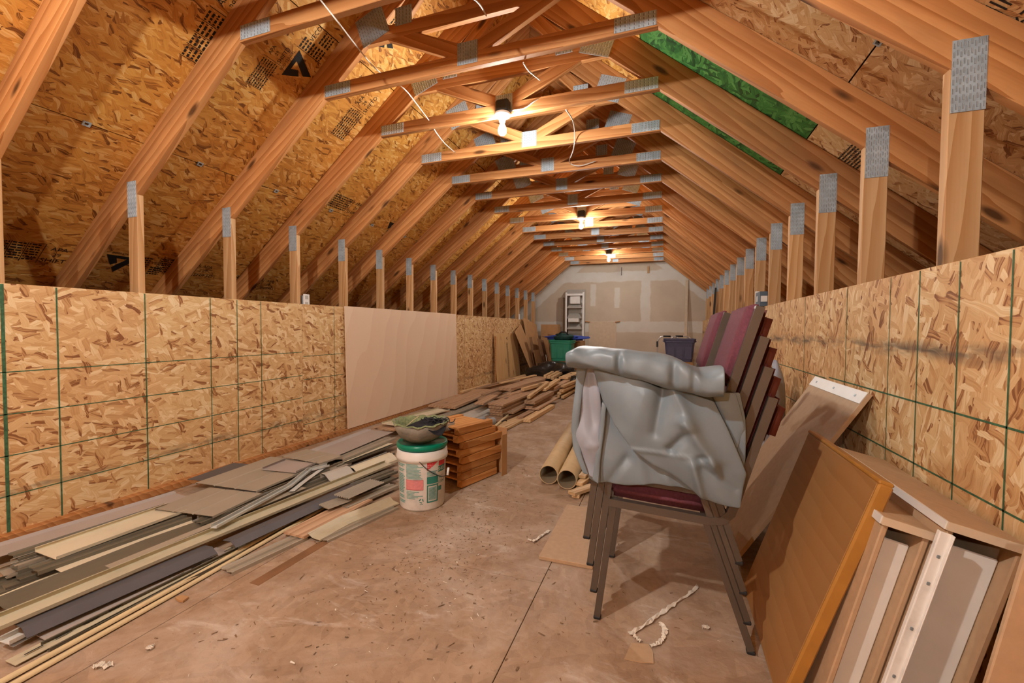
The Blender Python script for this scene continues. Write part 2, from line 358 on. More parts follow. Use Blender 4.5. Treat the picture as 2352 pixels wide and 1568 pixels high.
def sweep(name, pts, prof, thick, mat, parent=None, twist=0, roll=0):
    """thin profile (list of (side, up)) extruded along world points; local X runs along the piece"""
    pts = [Vector(p) for p in pts]; F = frame(pts[0], pts[-1] - pts[0]); Fi = F.inverted(); n = len(pts)
    # profile normals for the thickness
    k = len(prof); nr = []
    for i in range(k):
        a = prof[max(i - 1, 0)]; b = prof[min(i + 1, k - 1)]; dx, dz = b[0] - a[0], b[1] - a[1]; L = math.hypot(dx, dz) or 1; nr.append((dz / L, -dx / L))
    vs = []; fs = []
    for i, p in enumerate(pts):
        t = (pts[min(i + 1, n - 1)] - pts[max(i - 1, 0)]).normalized(); side = Vector((0, 0, 1)).cross(t).normalized(); up = t.cross(side)
        ro = roll + twist * i / max(1, n - 1); c, s_ = math.cos(ro), math.sin(ro); side, up = side * c + up * s_, up * c - side * s_
        for (a, b) in prof: vs.append(Fi @ (p + side * a + up * b))
        for (a, b), (u, v) in zip(prof, nr): vs.append(Fi @ (p + side * (a + u * thick) + up * (b + v * thick)))
    m_ = 2 * k
    for i in range(n - 1):
        o, q = i * m_, (i + 1) * m_
        for j in range(k - 1):
            fs.append([o + j, o + j + 1, q + j + 1, q + j]); fs.append([o + k + j + 1, o + k + j, q + k + j, q + k + j + 1])
        fs.append([o, q, q + k, o + k]); fs.append([o + k - 1, o + 2 * k - 1, q + 2 * k - 1, q + k - 1])
    for o in (0, (n - 1) * m_):
        for j in range(k - 1): fs.append([o + j, o + j + 1, o + k + j + 1, o + k + j])
    return mesh_obj(name, vs, fs, mat, parent, F)

# ------------------------------------------------------------------ the attic shell
XL, XR, WT = -3.082, 0.818, 1.281          # inner faces of the knee walls, their height
KL, KR, ZC = -2.20, -0.061, 2.615          # where the collar's underside meets the rafters
SL = 0.823; RV = 0.24                      # roof pitch, rafter depth measured plumb
XM = (KL + KR) / 2
YT = lambda i: 1.1665 + 0.61 * i           # far face of truss i
BACK = 10.95; FRONT = -4.3
def rb(x): return ZC - SL * (x - KR) if x > XM else ZC + SL * (x - KL)     # rafter underside height
# floor sheets
fl = empty('floor', (0, 0, 0), kind='structure')
rows = [-4.138, -2.918, -1.698, -0.478, 0.742, 1.962]
def sheet(name, x0, x1, y0, y1, z0, z1, mat, parent, along='y', g=.0015):
    if along == 'y': return link(name, mat_mesh(box_mesh(y1 - y0 - 2 * g, x1 - x0 - 2 * g, z1 - z0, .001), mat), None, parent, frame(((x0 + x1) / 2, (y0 + y1) / 2, (z0 + z1) / 2), (0, 1, 0)))
    return link(name, mat_mesh(box_mesh(x1 - x0 - 2 * g, y1 - y0 - 2 * g, z1 - z0, .001), mat), None, parent, frame(((x0 + x1) / 2, (y0 + y1) / 2, (z0 + z1) / 2), (1, 0, 0)))
for r in range(5):
    y = 1.725 - 2.44 * 3 + (1.22 if r % 2 else 0)
    while y < BACK:
        a, b = max(y, FRONT), min(y + 2.44, BACK + .1)
        if b - a > .05: sheet('floor_panel', rows[r], rows[r + 1], a, b, -.02, 0, 'floor', fl)
        y += 2.44
sub = sheet('subfloor', -4.2, 2.7, FRONT, BACK + .1, -.06, -.022, 'gap', fl)
# knee walls: a skin of strand board sheets on each side
def vpanel(x, sgn, y0, y1, z0, z1, mat, parent, name='osb_panel'):
    """standing sheet, local X along the room, local Y up; inner face at x"""
    xc = x - sgn * .0065; g = .001
    return link(name, mat_mesh(box_mesh(y1 - y0 - 2 * g, z1 - z0, .012, .001), mat), None, parent, frame((xc, (y0 + y1) / 2, (z0 + z1) / 2), (0, 1, 0), (-sgn, 0, 0)) if True else None)
wl = empty('wall_left', (0, 0, 0), kind='structure'); wr = empty('wall_right', (0, 0, 0), kind='structure')
for a, b in ((FRONT, -1.88), (-1.88, .56), (.56, 3.0), (3.0, 5.44), (5.44, 7.88), (7.88, 9.82)): vpanel(XL, -1, a, b, .0, WT, 'osb_left', wl)
for a, b in ((FRONT, -2.2), (-2.2, .24), (.24, 2.68), (2.68, 5.12), (5.12, 7.56), (7.56, BACK)): vpanel(XR, 1, a, b, .0, WT, 'osb_right', wr)
# printed nailing lines on the sheets (flat print)
def print_line(x, sgn, p, q, w, parent):
    p = Vector((x - sgn * .0135, p[0], p[1])); q = Vector((x - sgn * .0135, q[0], q[1])); d = (q - p).normalized(); n = Vector((1, 0, 0)).cross(d) * w / 2
    mesh_obj('printed_line', [p - n, q - n, q + n, p + n], [[0, 1, 2, 3]], 'greenline', parent)
for y, w in ((1.148, .014), (1.349, .007), (1.763, .007), (2.173, .006), (2.376, .006), (2.581, .006), (3.393, .005), (3.8, .005), (.74, .007), (6.3, .005)): print_line(XL, -1, (y, .005), (y, WT - .004), w, wl)
for z in (.84, .63, .42, .22): print_line(XL, -1, (.57, z), (2.99, z + (.01 if z > .5 else .02)), .005, wl); print_line(XL, -1, (3.01, z - .03), (3.52, z - .03), .005, wl)
for y, w in ((1.835, .006), (1.624, .006), (2.035, .004), (1.42, .006), (2.45, .005), (3.1, .005)): print_line(XR, 1, (y, .005), (y, WT - .004), w, wr)
for z in (.84, .63, .42): print_line(XR, 1, (.3, z), (2.66, z - .01), .006, wr); print_line(XR, 1, (2.7, z - .02), (4.6, z - .02), .005, wr)
# drywall gable at the far end and a plain sheet closing the attic behind the viewer
wb = empty('wall_back', (0, 0, 0), kind='structure')
def gable(name, y, t, mat, parent, inset=0):
    prism(name, [(-4.6, -.02), (2.35, -.02), (2.35, rb(2.35) + .2), (XM, rb(XM - .0001) + .2), (-4.6, rb(-4.6) + .2)], y, t, (1, 0), mat, parent)
gable('drywall_sheet', BACK, .014, 'drywall', wb)
wf = empty('wall_front', (0, 0, 0), kind='structure'); gable('end_sheet', FRONT - .014, .014, 'osb_deck', wf)
# roof sheathing: four-by-eight sheets in courses, long side along the ridge
ce = empty('ceiling', (0, 0, 0), kind='structure')
CS = math.cos(math.atan(SL)); SN = math.sin(math.atan(SL))
ridge = (XM, rb(XM) + RV)
def deck_frame(side, course, y, up_off=.006):
    """centre of a course on the roof plane: side +1 right, -1 left"""
    s = 1.22 * (course + .5); c = Vector((ridge[0] + side * s * CS, y, ridge[1] - s * SN)); nrm = Vector((side * SN, 0, CS)); c = c + nrm * up_off
    return frame(c, (0, 1, 0), -nrm if True else nrm), nrm
DECK = {}
for side in (1, -1):
    for crs in range(4):
        off = YT(0) - .019 + (0 if crs % 2 == 0 else 1.22) - 2.44 * 4
        y = off
        while y < BACK + .05:
            a, b = max(y, FRONT), min(y + 2.44, BACK + .05)
            if b - a > .06:
                F, nrm = deck_frame(side, crs, (a + b) / 2)
                mat = 'osb_deck' if side < 0 else 'osb_deck_pale'
                if crs == 0: mat = 'osb_deck'
                if side > 0 and crs == 1 and 2.2 < (a + b) / 2 < 4.9: mat = 'osb_green'
                o = link('osb_panel', mat_mesh(box_mesh(b - a - .004, 1.22 - .006, .012, .001), mat), None, ce, F); DECK[(side, crs, round(a, 1))] = (o, F)
            y += 2.44
F, nrm = deck_frame(1, 1.5, (FRONT + BACK) / 2, .03)
for side in (1, -1):                                   # the dark felt above the sheets seen only in the joints
    F, nrm = deck_frame(side, 1.5, (FRONT + BACK) / 2, .02); link('roof_felt', mat_mesh(box_mesh(BACK - FRONT + .1, 4.9, .008, 0), 'gap'), None, ce, F)
# panel clips in the joints between courses
def clip(side, x, y):
    z = rb(x) + RV; n = Vector((-side * SN, 0, -CS)); d = Vector((side * CS, 0, -SN)); c = Vector((x, y, z)) + n * .004
    F = frame(c, (0, 1, 0), n); tube_pts = []
    vs = []; fs = []
    for k_, (ax, ay, bx, by) in enumerate(((-.018, -.014, .018, -.008), (-.018, .008, .018, .014), (-.018, -.008, -.010, .008), (.010, -.008, .018, .008))):
        o = len(vs)
        for zz in (-.003, .004): vs += [(ax, ay, zz), (bx, ay, zz), (bx, by, zz), (ax, by, zz)]
        fs += [[o, o + 1, o + 2, o + 3], [o + 4, o + 5, o + 6, o + 7]] + [[o + i, o + (i + 1) % 4, o + 4 + (i + 1) % 4, o + 4 + i] for i in range(4)]
    mesh_obj('panel_clip', vs, fs, 'galv', ce, F)
XJ1R, XJ1L = ridge[0] + 2.44 * CS, ridge[0] - 2.44 * CS
for i in range(0, 7): clip(-1, XJ1L, YT(i) + .30)
for i in (1, 2): clip(1, XJ1R, YT(i) + .28)
# ink stamps on the underside of the sheets
def stamp_mesh(items):
    """items: ('t', text, x, y, size) or ('b', x, y, w, h) or ('p', pts) in stamp space"""
    vs = []; fs = []
    for it in items:
        if it[0] == 't':
            me = text_mesh(it[1], it[4]); o = len(vs); vs += [(v.co.x + it[2], v.co.y + it[3], 0) for v in me.vertices]; fs += [[o + i for i in p.vertices] for p in me.polygons]; bpy.data.meshes.remove(me)
        elif it[0] == 'b':
            x, y, w, h = it[1:]; o = len(vs); vs += [(x, y, 0), (x + w, y, 0), (x + w, y + h, 0), (x, y + h, 0)]; fs.append([o, o + 1, o + 2, o + 3])
        else:
            o = len(vs); vs += [(a, b, 0) for a, b in it[1]]; fs.append(list(range(o, o + len(it[1]))))
    return vs, fs
def lines_block(x, y, w, h, n, rg):
    out = []
    for i in range(n):
        yy = y - h * (i + .5) / n; xx = x
        while xx < x + w:
            ww = rg.uniform(.008, .03); out.append(('b', xx, yy, min(ww, x + w - xx), h / n * .5)); xx += ww + .006
    return out
rg = random.Random(3)
def grade_stamp():
    it = []
    for c in range(4):
        x = -.30 + c * .085; it += lines_block(x, .09, .07, .18, 7, rg) + [('b', x - .009, -.10, .004, .2)]
    it += [('b', .04, -.10, .004, .2), ('t', 'APA', .13, .06, .055), ('t', '29', .13, 0, .05), ('t', 'SHIFTD', .15, -.065, .06)]
    return it
def logo_stamp():
    return [('p', [(-.11, .08), (.11, .08), (.0, -.11), (-.032, -.055), (.035, .05), (-.035, .05), (-.012, .0), (-.05, -.03)]), ('t', 'BOU 523-GRL', .0, .105, .028)] + lines_block(.13, .10, .08, .2, 8, rg) + [('b', .12, -.11, .004, .22), ('t', 'VECO', .27, .05, .045)] + lines_block(.23, .0, .09, .1, 4, rg)
ST = {'g': grade_stamp(), 'l': logo_stamp()}
def stamp(kind, side, crs, y, x, mirror=1, rot=0, sc=1.0, par=None):
    z = rb(x) + RV; n = Vector((-side * SN, 0, -CS)); c = Vector((x, y, z)) + n * .0015
    F = frame(c, (0, mirror, 0), n) @ Matrix.Rotation(rot, 4, 'Z') @ Matrix.Scale(sc, 4)
    vs, fs = stamp_mesh(ST[kind]); mesh_obj('ink_stamp', vs, fs, 'ink', ce, F)
for k_, side, y, x, mr, rt, sc in (('g', -1, 1.565, -3.80, 1, 0, .85), ('l', -1, 2.02, -3.80, 1, 0, .9), ('g', -1, 2.52, -3.78, 1, 0, .85), ('g', -1, 3.2, -3.84, 1, 0, .85),
                               ('g', -1, 1.74, -2.33, 1, 1.57, .9), ('l', -1, 2.24, -2.30, 1, 1.57, .9), ('g', -1, 2.07, -2.36, 1, 1.57, .6), ('g', -1, 2.82, -2.32, 1, 1.57, .8), ('l', -1, 2.62, -1.9, 1, 1.57, .8),
                               ('g', -1, 3.42, -2.93, 1, 0, .9), ('l', -1, 4.2, -2.98, 1, 0, .9), ('g', 1, 1.56, .98, 1, 0, 1.25), ('g', 1, 2.95, .95, 1, 0, .7)):
    stamp(k_, side, 0, y, x, mr, rt, sc)

# ------------------------------------------------------------------ roof trusses
TD = .038
def plate_mesh(w, h, nx, ny):
    key = ('plate', w, h)
    if key in CACHE: return CACHE[key]
    vs = []; fs = []; fm = []
    def bx(x0, x1, z0, z1, y0, y1, m_):
        o = len(vs)
        for y in (y0, y1): vs.extend([(x0, y, z0), (x1, y, z0), (x1, y, z1), (x0, y, z1)])
        for f in ([0, 1, 2, 3], [7, 6, 5, 4], [0, 4, 5, 1], [1, 5, 6, 2], [2, 6, 7, 3], [3, 7, 4, 0]): fs.append([o + i for i in f]); fm.append(m_)
    bx(-w / 2, w / 2, -h / 2, h / 2, -.0018, 0, 0)
    rq = random.Random(11)
    for i in range(nx):
        for j in range(ny):
            x = -w / 2 + (i + .5) * w / nx; z = -h / 2 + (j + .5) * h / ny + (.12 if i % 2 else -.12) * h / ny
            a, b = w / nx * .22, h / ny * .30
            bx(x - a, x + a * .2, z - b, z + b, -.0026, -.0015, 1); bx(x + a * .2, x + a, z - b, z + b, -.0030, -.0015, 2)
    me = bpy.data.meshes.new('nail_plate'); me.from_pydata(vs, [], fs)
    for m_ in ('galv', 'slot', 'tooth'): me.materials.append(M[m_])
    me.polygons.foreach_set('material_index', fm); me.update(); CACHE[key] = me; return me
def plate(parent, x, z, y, w, h, ang=0, nx=8, ny=6):
    link('nail_plate', plate_mesh(w, h, nx, ny), None, parent, Matrix.Translation((x, y - .0005, z)) @ Matrix.Rotation(-ang, 4, 'Y'))
ORD = {0: 'nearest roof truss, cut off by the left edge of the picture', 1: 'second roof truss from the viewer, its right post the widest and nearest', 2: 'third roof truss from the viewer, the green sheet starting above it', 3: 'fourth roof truss, carrying the nearest lit bulb at its collar',
       4: 'fifth roof truss, just past the nearest lit bulb', 5: 'sixth roof truss, second one past the nearest bulb', 6: 'seventh roof truss from the viewer, where the green sheet ends', 7: 'eighth roof truss, last one before the middle bulb',
       8: 'ninth roof truss, carrying the middle lit bulb', 9: 'tenth roof truss, first past the middle bulb', 10: 'eleventh roof truss, second past the middle bulb', 11: 'twelfth roof truss, two before the farthest bulb',
       12: 'thirteenth roof truss, one before the farthest bulb', 13: 'fourteenth roof truss, carrying the farthest lit bulb', 14: 'fifteenth roof truss, last but one before the drywall gable', 15: 'last roof truss, closest to the drywall gable wall'}
ang = math.atan(SL)
def truss(i):
    y1 = YT(i); y0 = y1 - TD
    t = empty('roof_truss', (XM, y0, 0), ORD.get(i, 'roof truss out of view behind the viewer, %s one back' % ['', 'first', 'second', 'third', 'fourth', 'fifth', 'sixth', 'seventh', 'eighth'][-i] if i < 0 else ''), 'truss', 'roof trusses along the attic')
    xo = 2.25
    for s in (1, -1):
        k = KR if s > 0 else KL
        f = lambda x: rb(x)
        xe = XM + s * 3.35
        pts = [(XM + s * .001, f(XM + s * .001)), (xe, f(xe)), (xe, f(xe) + RV - .002), (XM + s * .001, f(XM + s * .001) + RV - .002)]
        prism('rafter', pts if s > 0 else [pts[1], pts[0], pts[3], pts[2]], y0, TD, (CS, -s * SN), 'rafter', t)
        xw = XR if s > 0 else XL; xo_ = xw + s * .089
        prism('post', [(xw, 0.001), (xo_, .001), (xo_, f(xo_) - .001), (xw, f(xw) - .001)] if s > 0 else [(xo_, .001), (xw, .001), (xw, f(xw) - .001), (xo_, f(xo_) - .001)], y0 + .0005, TD - .001, (0, 1), 'post', t)
        plate(t, xw + s * .046, f(xw) - .03 if s > 0 else f(xw) - .03, y0, .084, .22, 0, 10, 8)
        # collar end plate, inclined web, upper gusset
        plate(t, k - s * .115, ZC + .045, y0, .21, .075, 0, 9, 4)
        xg = k - s * .40; zg = rb(xg) + .02
        xc = XM + s * .05
        a = Vector((xc, 0, ZC + .10)); b = Vector((xg, 0, zg + .03)); d = (b - a).normalized(); n_ = Vector((-d.z, 0, d.x)) * (.045 if s > 0 else -.045)
        q = [a - n_, b - n_, b + n_, a + n_]
        prism('web', [(v.x, v.z) for v in q] if s > 0 else [(v.x, v.z) for v in (q[1], q[0], q[3], q[2])], y0 + .001, TD - .002, (d.x, d.z), 'rafter', t)
        plate(t, xg + s * .005, zg + .04, y0, .21, .19, -s * .35, 11, 7)
        # short cap rafters' tie above the flat chord
        xt = XM + s * .32
        a = Vector((XM + s * .46, 0, 3.02)); b = Vector((XM + s * .06, 0, 3.42)); d = (b - a).normalized(); n_ = Vector((-d.z, 0, d.x)) * .045
        q = [a - n_, b - n_, b + n_, a + n_]
        prism('cap_web', [(v.x, v.z) for v in q], y0 + .002, TD - .004, (d.x, d.z), 'rafter', t)
        plate(t, XM + s * .44, 3.02, y0, .12, .11, 0, 5, 5)
    dz = .089
    prism('collar_beam', [(KL, ZC), (KR, ZC), (KR - dz / SL, ZC + dz), (KL + dz / SL, ZC + dz)], y0 + .0003, TD - .0006, (1, 0), 'rafter', t)
    plate(t, XM, ZC + .085, y0, .13, .13, 0, 8, 6)
    zf = 2.895; xf0 = KL + (zf - ZC) / SL; xf1 = KR - (zf - ZC) / SL
    prism('flat_chord', [(xf0, zf), (xf1, zf), (xf1 - dz / SL, zf + dz), (xf0 + dz / SL, zf + dz)], y0 + .0006, TD - .0012, (1, 0), 'rafter', t)
    return t
for i in range(-8, 16): truss(i)
# a runner of cap boards along the attic above the flat chords
# ------------------------------------------------------------------ lamps: keyless lampholders with bare bulbs
def lamp(y, label, x=-1.127, i=0):
    t = empty('bulb_fixture', (x, y, ZC), label, 'light', 'bare bulbs under the collars')
    block('junction_box', (x, y - .032, ZC + .045), (.10, .062, .095), 'blackplastic', t, bev=.012)
    lh = lathe('lampholder', [(.02, .0), (.055, .0), (.06, -.008), (.055, -.022), (.03, -.032), (.022, -.05), (.0205, -.062), (.012, -.062)][::-1], (x, y - .04, ZC - .003), 'porcelain', t, 24)
    lathe('bulb', [(.0125, -.060), (.014, -.072), (.020, -.088), (.028, -.105), (.0305, -.122), (.027, -.140), (.017, -.152), (.005, -.1565)][::-1], (x, y - .04, ZC - .003), 'bulb' if i >= 0 else 'bulb_strong', lh, 12)
    return t
for i, lb in ((-7, 'added fill bulb behind the viewer, far one'), (-2, 'bare bulb behind the viewer, near one'), (3, 'nearest bare lit bulb in a white lampholder under the fourth collar'), (8, 'middle bare lit bulb under the ninth collar'), (13, 'farthest bare lit bulb, close to the drywall gable')):  # the far bulb behind the viewer is added as fill light
    lamp(YT(i) - TD, lb, i=i)
# cables
def cable(label, pts, r=.0042, sub=5): return tag(tube('cable', pts, r, 'cable', None, 8, subdiv=sub), label, 'cable')
cable('white cable crossing from truss to truss on the left, upper slack run', [(-1.651, 1.700, 2.718), (-1.537, 1.740, 2.568), (-1.663, 2.000, 2.660), (-1.810, 2.310, 2.771), (-1.780, 2.345, 2.736), (-1.759, 2.420, 2.718), (-1.649, 2.470, 2.646), (-1.701, 2.700, 2.671), (-1.735, 2.930, 2.663)], .004)
cable('white cable below the left gussets, from the fourth to the fifth truss', [(-1.737, 2.980, 2.649), (-1.712, 3.010, 2.595), (-1.770, 3.250, 2.619), (-1.815, 3.520, 2.655)], .004)
cable('white cable dropping across the gap ahead of the nearest bulb', [(-0.889, 1.700, 2.526), (-0.809, 1.760, 2.512), (-0.989, 2.300, 2.849)])
cable('white cable curving from the third collar towards the nearest bulb', [(-0.799, 2.400, 2.606), (-0.828, 2.600, 2.676), (-0.853, 2.930, 2.802)])
cable('white cable feeding the nearest lampholder from its right', [(-1.061, 2.955, 2.641), (-0.987, 2.952, 2.637), (-0.942, 2.952, 2.651), (-0.897, 2.952, 2.677), (-0.848, 2.970, 2.707)])
cable('white cable drooping in a loop right of the nearest bulb', [(-0.684, 3.010, 2.609), (-0.678, 3.200, 2.625), (-0.722, 3.500, 2.670), (-0.753, 3.620, 2.592), (-0.893, 4.100, 2.667), (-0.809, 4.140, 2.634), (-0.653, 4.150, 2.663)])

# ------------------------------------------------------------------ stacked banquet chairs
def soft_box(name, l, w, t, mat, parent, mtx, bev=.015, seg=3, puff=0):
    key = ('soft', l, w, t, bev, puff, mat)
    if key not in CACHE:
        bm = bmesh.new(); bmesh.ops.create_cube(bm, size=1)
        for v in bm.verts: v.co = Vector((v.co.x * l, v.co.y * w, v.co.z * t))
        bmesh.ops.bevel(bm, geom=bm.edges[:], offset=bev, segments=seg, affect='EDGES')
        if puff:
            big = [f for f in bm.faces if abs(f.normal.z) > .9 and f.calc_area() > l * w * .5]
            r = bmesh.ops.subdivide_edges(bm, edges=list({e for f in big for e in f.edges}), cuts=4, use_grid_fill=True)
            for v in bm.verts:
                u, q = 1 - (2 * v.co.x / l) ** 2, 1 - (2 * v.co.y / w) ** 2
                if abs(v.co.z) > t * .45: v.co.z += math.copysign(puff * max(0, u) ** .5 * max(0, q) ** .5, v.co.z)
        me = bpy.data.meshes.new(name); bm.to_mesh(me); bm.free(); me.materials.append(M[mat]); me.polygons.foreach_set('use_smooth', [True] * len(me.polygons)); CACHE[key] = me
    return link(name, CACHE[key], None, parent, mtx)
def make_chair(label, group):
    y0, y1 = 1.587, 2.045
    t = empty('stacking_chair', (.03, 1.816, 0), label, 'chair', group)
    for y, inn in ((y0, 1), (y1, -1)):
        lg = [tube('leg', [(-.223, y, .012), (-.168, y, .45)], .0115, 'chairmetal', t, square=True), tube('leg', [(.283, y, .012), (.135, y, .435)], .0115, 'chairmetal', t, square=True)]
        tube('side_frame', [(-.185, y, .445), (.155, y, .428), (.190, y, .436), (.214, y, .462), (.230, y, .51), (.253, y, .595), (.329, y, .856)], .0135, 'chairmetal', t, square=True)
        for fx, l_ in zip((-.223, .283), lg): block('foot_cap', (fx, y, .006), (.026, .026, .012), 'rubber', l_)
    for x, z in ((-.178, .438), (.15, .424)): tube('cross_bar', [(x, y0 + .014, z), (x, y1 - .014, z)], .010, 'chairmetal', t, square=True)
    soft_box('seat', .37, y1 - y0 - .03, .050, 'maroon', t, Matrix.Translation((-.005, (y0 + y1) / 2, .474)) @ Matrix.Rotation(.05, 4, 'Y'), .018, 3, .008)
    d = Vector((.076, 0, .261)).normalized(); n = Vector((-d.z, 0, d.x))
    c = Vector((.253, (y0 + y1) / 2, .595)) + d * .135
    soft_box('backrest', .29, y1 - y0 - .032, .040, 'maroon', t, frame(c + n * .006, d, n), .014, 3, .006)
    soft_box('back_shell', .15, y1 - y0 - .034, .052, 'chairback', t, frame(c - n * .030 + d * .062, d, n), .0255, 4)
    tube('top_rail', [(.329, y0 + .01, .852), (.329, y1 - .01, .852)], .011, 'chairmetal', t, square=True)
    return t
def dup(root, off, label, group=None):
    r = root.copy(); COL.objects.link(r); r.location = root.location + Vector(off); r['label'] = label
    if group: r['group'] = group
    for ch in root.children:
        c = ch.copy(); COL.objects.link(c); c.parent = r
        for g_ in ch.children:
            d = g_.copy(); COL.objects.link(d); d.parent = c
    return r
ch0 = make_chair('maroon stacking chair at the bottom of the near stack, all four feet on the floor', 'chairs in the near stack')
NTH = ['second maroon stacking chair from the floor in the near stack', 'third maroon stacking chair from the floor in the near stack', 'topmost maroon stacking chair of the near stack, under the folded grey cover']
for k in range(3): dup(ch0, (-.014 * (k + 1), 0, .098 * (k + 1)), NTH[k])
FTH = ['bottom maroon chair of the far stack, hidden behind the near stack', 'second maroon chair of the far stack behind the covered stack', 'third maroon chair of the far stack behind the covered stack', 'topmost maroon chair of the far stack, back pad showing left of the near backs']
for k in range(4): dup(ch0, (-.014 * k - .03, .545, .098 * k), FTH[k], 'chairs in the far stack')

# ------------------------------------------------------------------ the grey vinyl cover thrown over the stack
def resample(pts, n):
    pts = [Vector(p) for p in pts]; L = [0]
    for a, b in zip(pts, pts[1:]): L.append(L[-1] + (b - a).length)
    out = []
    for i in range(n):
        s = L[-1] * i / (n - 1); j = 0
        while j < len(pts) - 2 and L[j + 1] < s: j += 1
        out.append(pts[j].lerp(pts[j + 1], (s - L[j]) / max(1e-9, L[j + 1] - L[j])))
    return out
def seg_dist(p, a, b):
    d = b - a; t = max(0, min(1, (p - a).dot(d) / max(1e-9, d.dot(d)))); return (p - a - d * t).length, t
def cloth(name, top, right, bottom, left, nu, nv, mat, parent, ridges=(), bulge=0, thick=.003, yfun=None, noise_amp=.004, seed=1):
    """Coons patch: top and bottom run left to right, left and right run top to bottom"""
    T, B_, L_, R_ = resample(top, nu), resample(bottom, nu), resample(left, nv), resample(right, nv)
    rr = random.Random(seed); ph = [(rr.uniform(0, 6), rr.uniform(8, 40), rr.uniform(8, 40), rr.uniform(.3, 1)) for _ in range(8)]
    vs = []
    for j in range(nv):
        v = j / (nv - 1)
        for i in range(nu):
            u = i / (nu - 1)
            p = T[i] * (1 - v) + B_[i] * v + L_[j] * (1 - u) + R_[j] * u - (T[0] * (1 - u) * (1 - v) + T[-1] * u * (1 - v) + B_[0] * (1 - u) * v + B_[-1] * u * v)
            q = Vector((p.x, 0, p.z)); dy = 0
            for (a, b, amp, wd) in ridges:
                dd, tt = seg_dist(q, Vector((a[0], 0, a[2])), Vector((b[0], 0, b[2]))); dy -= amp * math.exp(-(dd / (wd * .8)) ** 1.6) * (1 - .35 * tt)
            dy -= bulge * math.sin(math.pi * u) ** .6 * math.sin(math.pi * min(1, v * .9 + .1)) ** .6
            for (f0, fx, fz, am) in ph: dy += noise_amp * am * math.sin(f0 + fx * p.x + fz * p.z)
            if yfun: dy += yfun(u, v)
            vs.append(p + Vector((0, dy, 0)))
    fs = [[j * nu + i, j * nu + i + 1, (j + 1) * nu + i + 1, (j + 1) * nu + i] for j in range(nv - 1) for i in range(nu - 1)]
    o0 = vs[0].copy()
    o = mesh_obj(name, [v - o0 for v in vs], fs, mat, parent, Matrix.Translation(o0), True)
    md = o.modifiers.new('thickness', 'SOLIDIFY'); md.thickness = thick; md.offset = 0
    ms = o.modifiers.new('smooth', 'SUBSURF'); ms.levels = 1; ms.render_levels = 1
    return o
tp = empty('vinyl_cover', (-.05, 1.75, .8), 'folded grey vinyl cover draped over the near chair stack', 'cover')
# back flap hanging against the chairs
cloth('back_flap', [(-0.286, 1.555, 0.953), (-0.156, 1.555, 0.929), (-0.010, 1.555, 0.890), (0.153, 1.555, 0.862), (0.230, 1.555, 0.873)], [(0.230, 1.555, 0.873), (0.247, 1.555, 0.790), (0.251, 1.555, 0.648), (0.224, 1.555, 0.530)], [(-0.256, 1.555, 0.531), (-0.231, 1.555, 0.518), (-0.121, 1.555, 0.524), (-0.033, 1.555, 0.540), (0.051, 1.555, 0.539), (0.133, 1.555, 0.521), (0.224, 1.555, 0.530)], [(-0.286, 1.555, 0.953), (-0.300, 1.555, 0.796), (-0.284, 1.555, 0.653), (-0.256, 1.555, 0.531)], 44, 30, 'tarp', tp,
      [((-0.122, 1.555, 0.622), (-0.189, 1.555, 0.517), -.018, .012), ((-0.078, 1.555, 0.642), (-0.062, 1.555, 0.537), .014, .02), ((-0.230, 1.555, 0.690), (-0.221, 1.555, 0.519), .012, .012), ((0.009, 1.555, 0.568), (0.024, 1.555, 0.539), .012, .015)], .012, seed=2)
# pale lining turned out along the left edge, with its hem
cloth('lining', [(-0.287, 1.535, 0.945), (-0.251, 1.535, 0.943), (-0.220, 1.535, 0.935)], [(-0.220, 1.535, 0.935), (-0.209, 1.535, 0.774), (-0.214, 1.535, 0.634), (-0.222, 1.535, 0.539)], [(-0.253, 1.535, 0.547), (-0.237, 1.535, 0.540), (-0.222, 1.535, 0.539)], [(-0.287, 1.535, 0.945), (-0.300, 1.535, 0.815), (-0.302, 1.535, 0.688), (-0.275, 1.535, 0.595), (-0.253, 1.535, 0.547)], 16, 30, 'tarpin', tp,
      [((-0.254, 1.535, 0.655), (-0.211, 1.535, 0.665), .010, .010), ((-0.257, 1.535, 0.911), (-0.242, 1.535, 0.725), -.014, .02)], .01, seed=3)
cloth('hem', [(-0.297, 1.528, 0.951), (-0.278, 1.528, 0.952), (-0.261, 1.528, 0.946)], [(-0.261, 1.528, 0.946), (-0.277, 1.528, 0.849), (-0.291, 1.528, 0.706), (-0.278, 1.528, 0.621), (-0.252, 1.528, 0.553)], [(-0.271, 1.528, 0.557), (-0.261, 1.528, 0.555), (-0.252, 1.528, 0.553)], [(-0.297, 1.528, 0.951), (-0.305, 1.528, 0.847), (-0.318, 1.528, 0.712), (-0.309, 1.528, 0.641), (-0.271, 1.528, 0.557)], 8, 36, 'tarp', tp, [], .006, seed=4, noise_amp=.003)
cloth('hem', [(-0.207, 1.528, 0.819), (-0.200, 1.528, 0.815), (-0.192, 1.528, 0.807)], [(-0.192, 1.528, 0.807), (-0.201, 1.528, 0.699), (-0.212, 1.528, 0.605), (-0.217, 1.528, 0.523)], [(-0.239, 1.528, 0.539), (-0.228, 1.528, 0.531), (-0.217, 1.528, 0.523)], [(-0.207, 1.528, 0.819), (-0.217, 1.528, 0.713), (-0.228, 1.528, 0.618), (-0.239, 1.528, 0.539)], 8, 26, 'tarp', tp, [], .004, seed=5, noise_amp=.002)
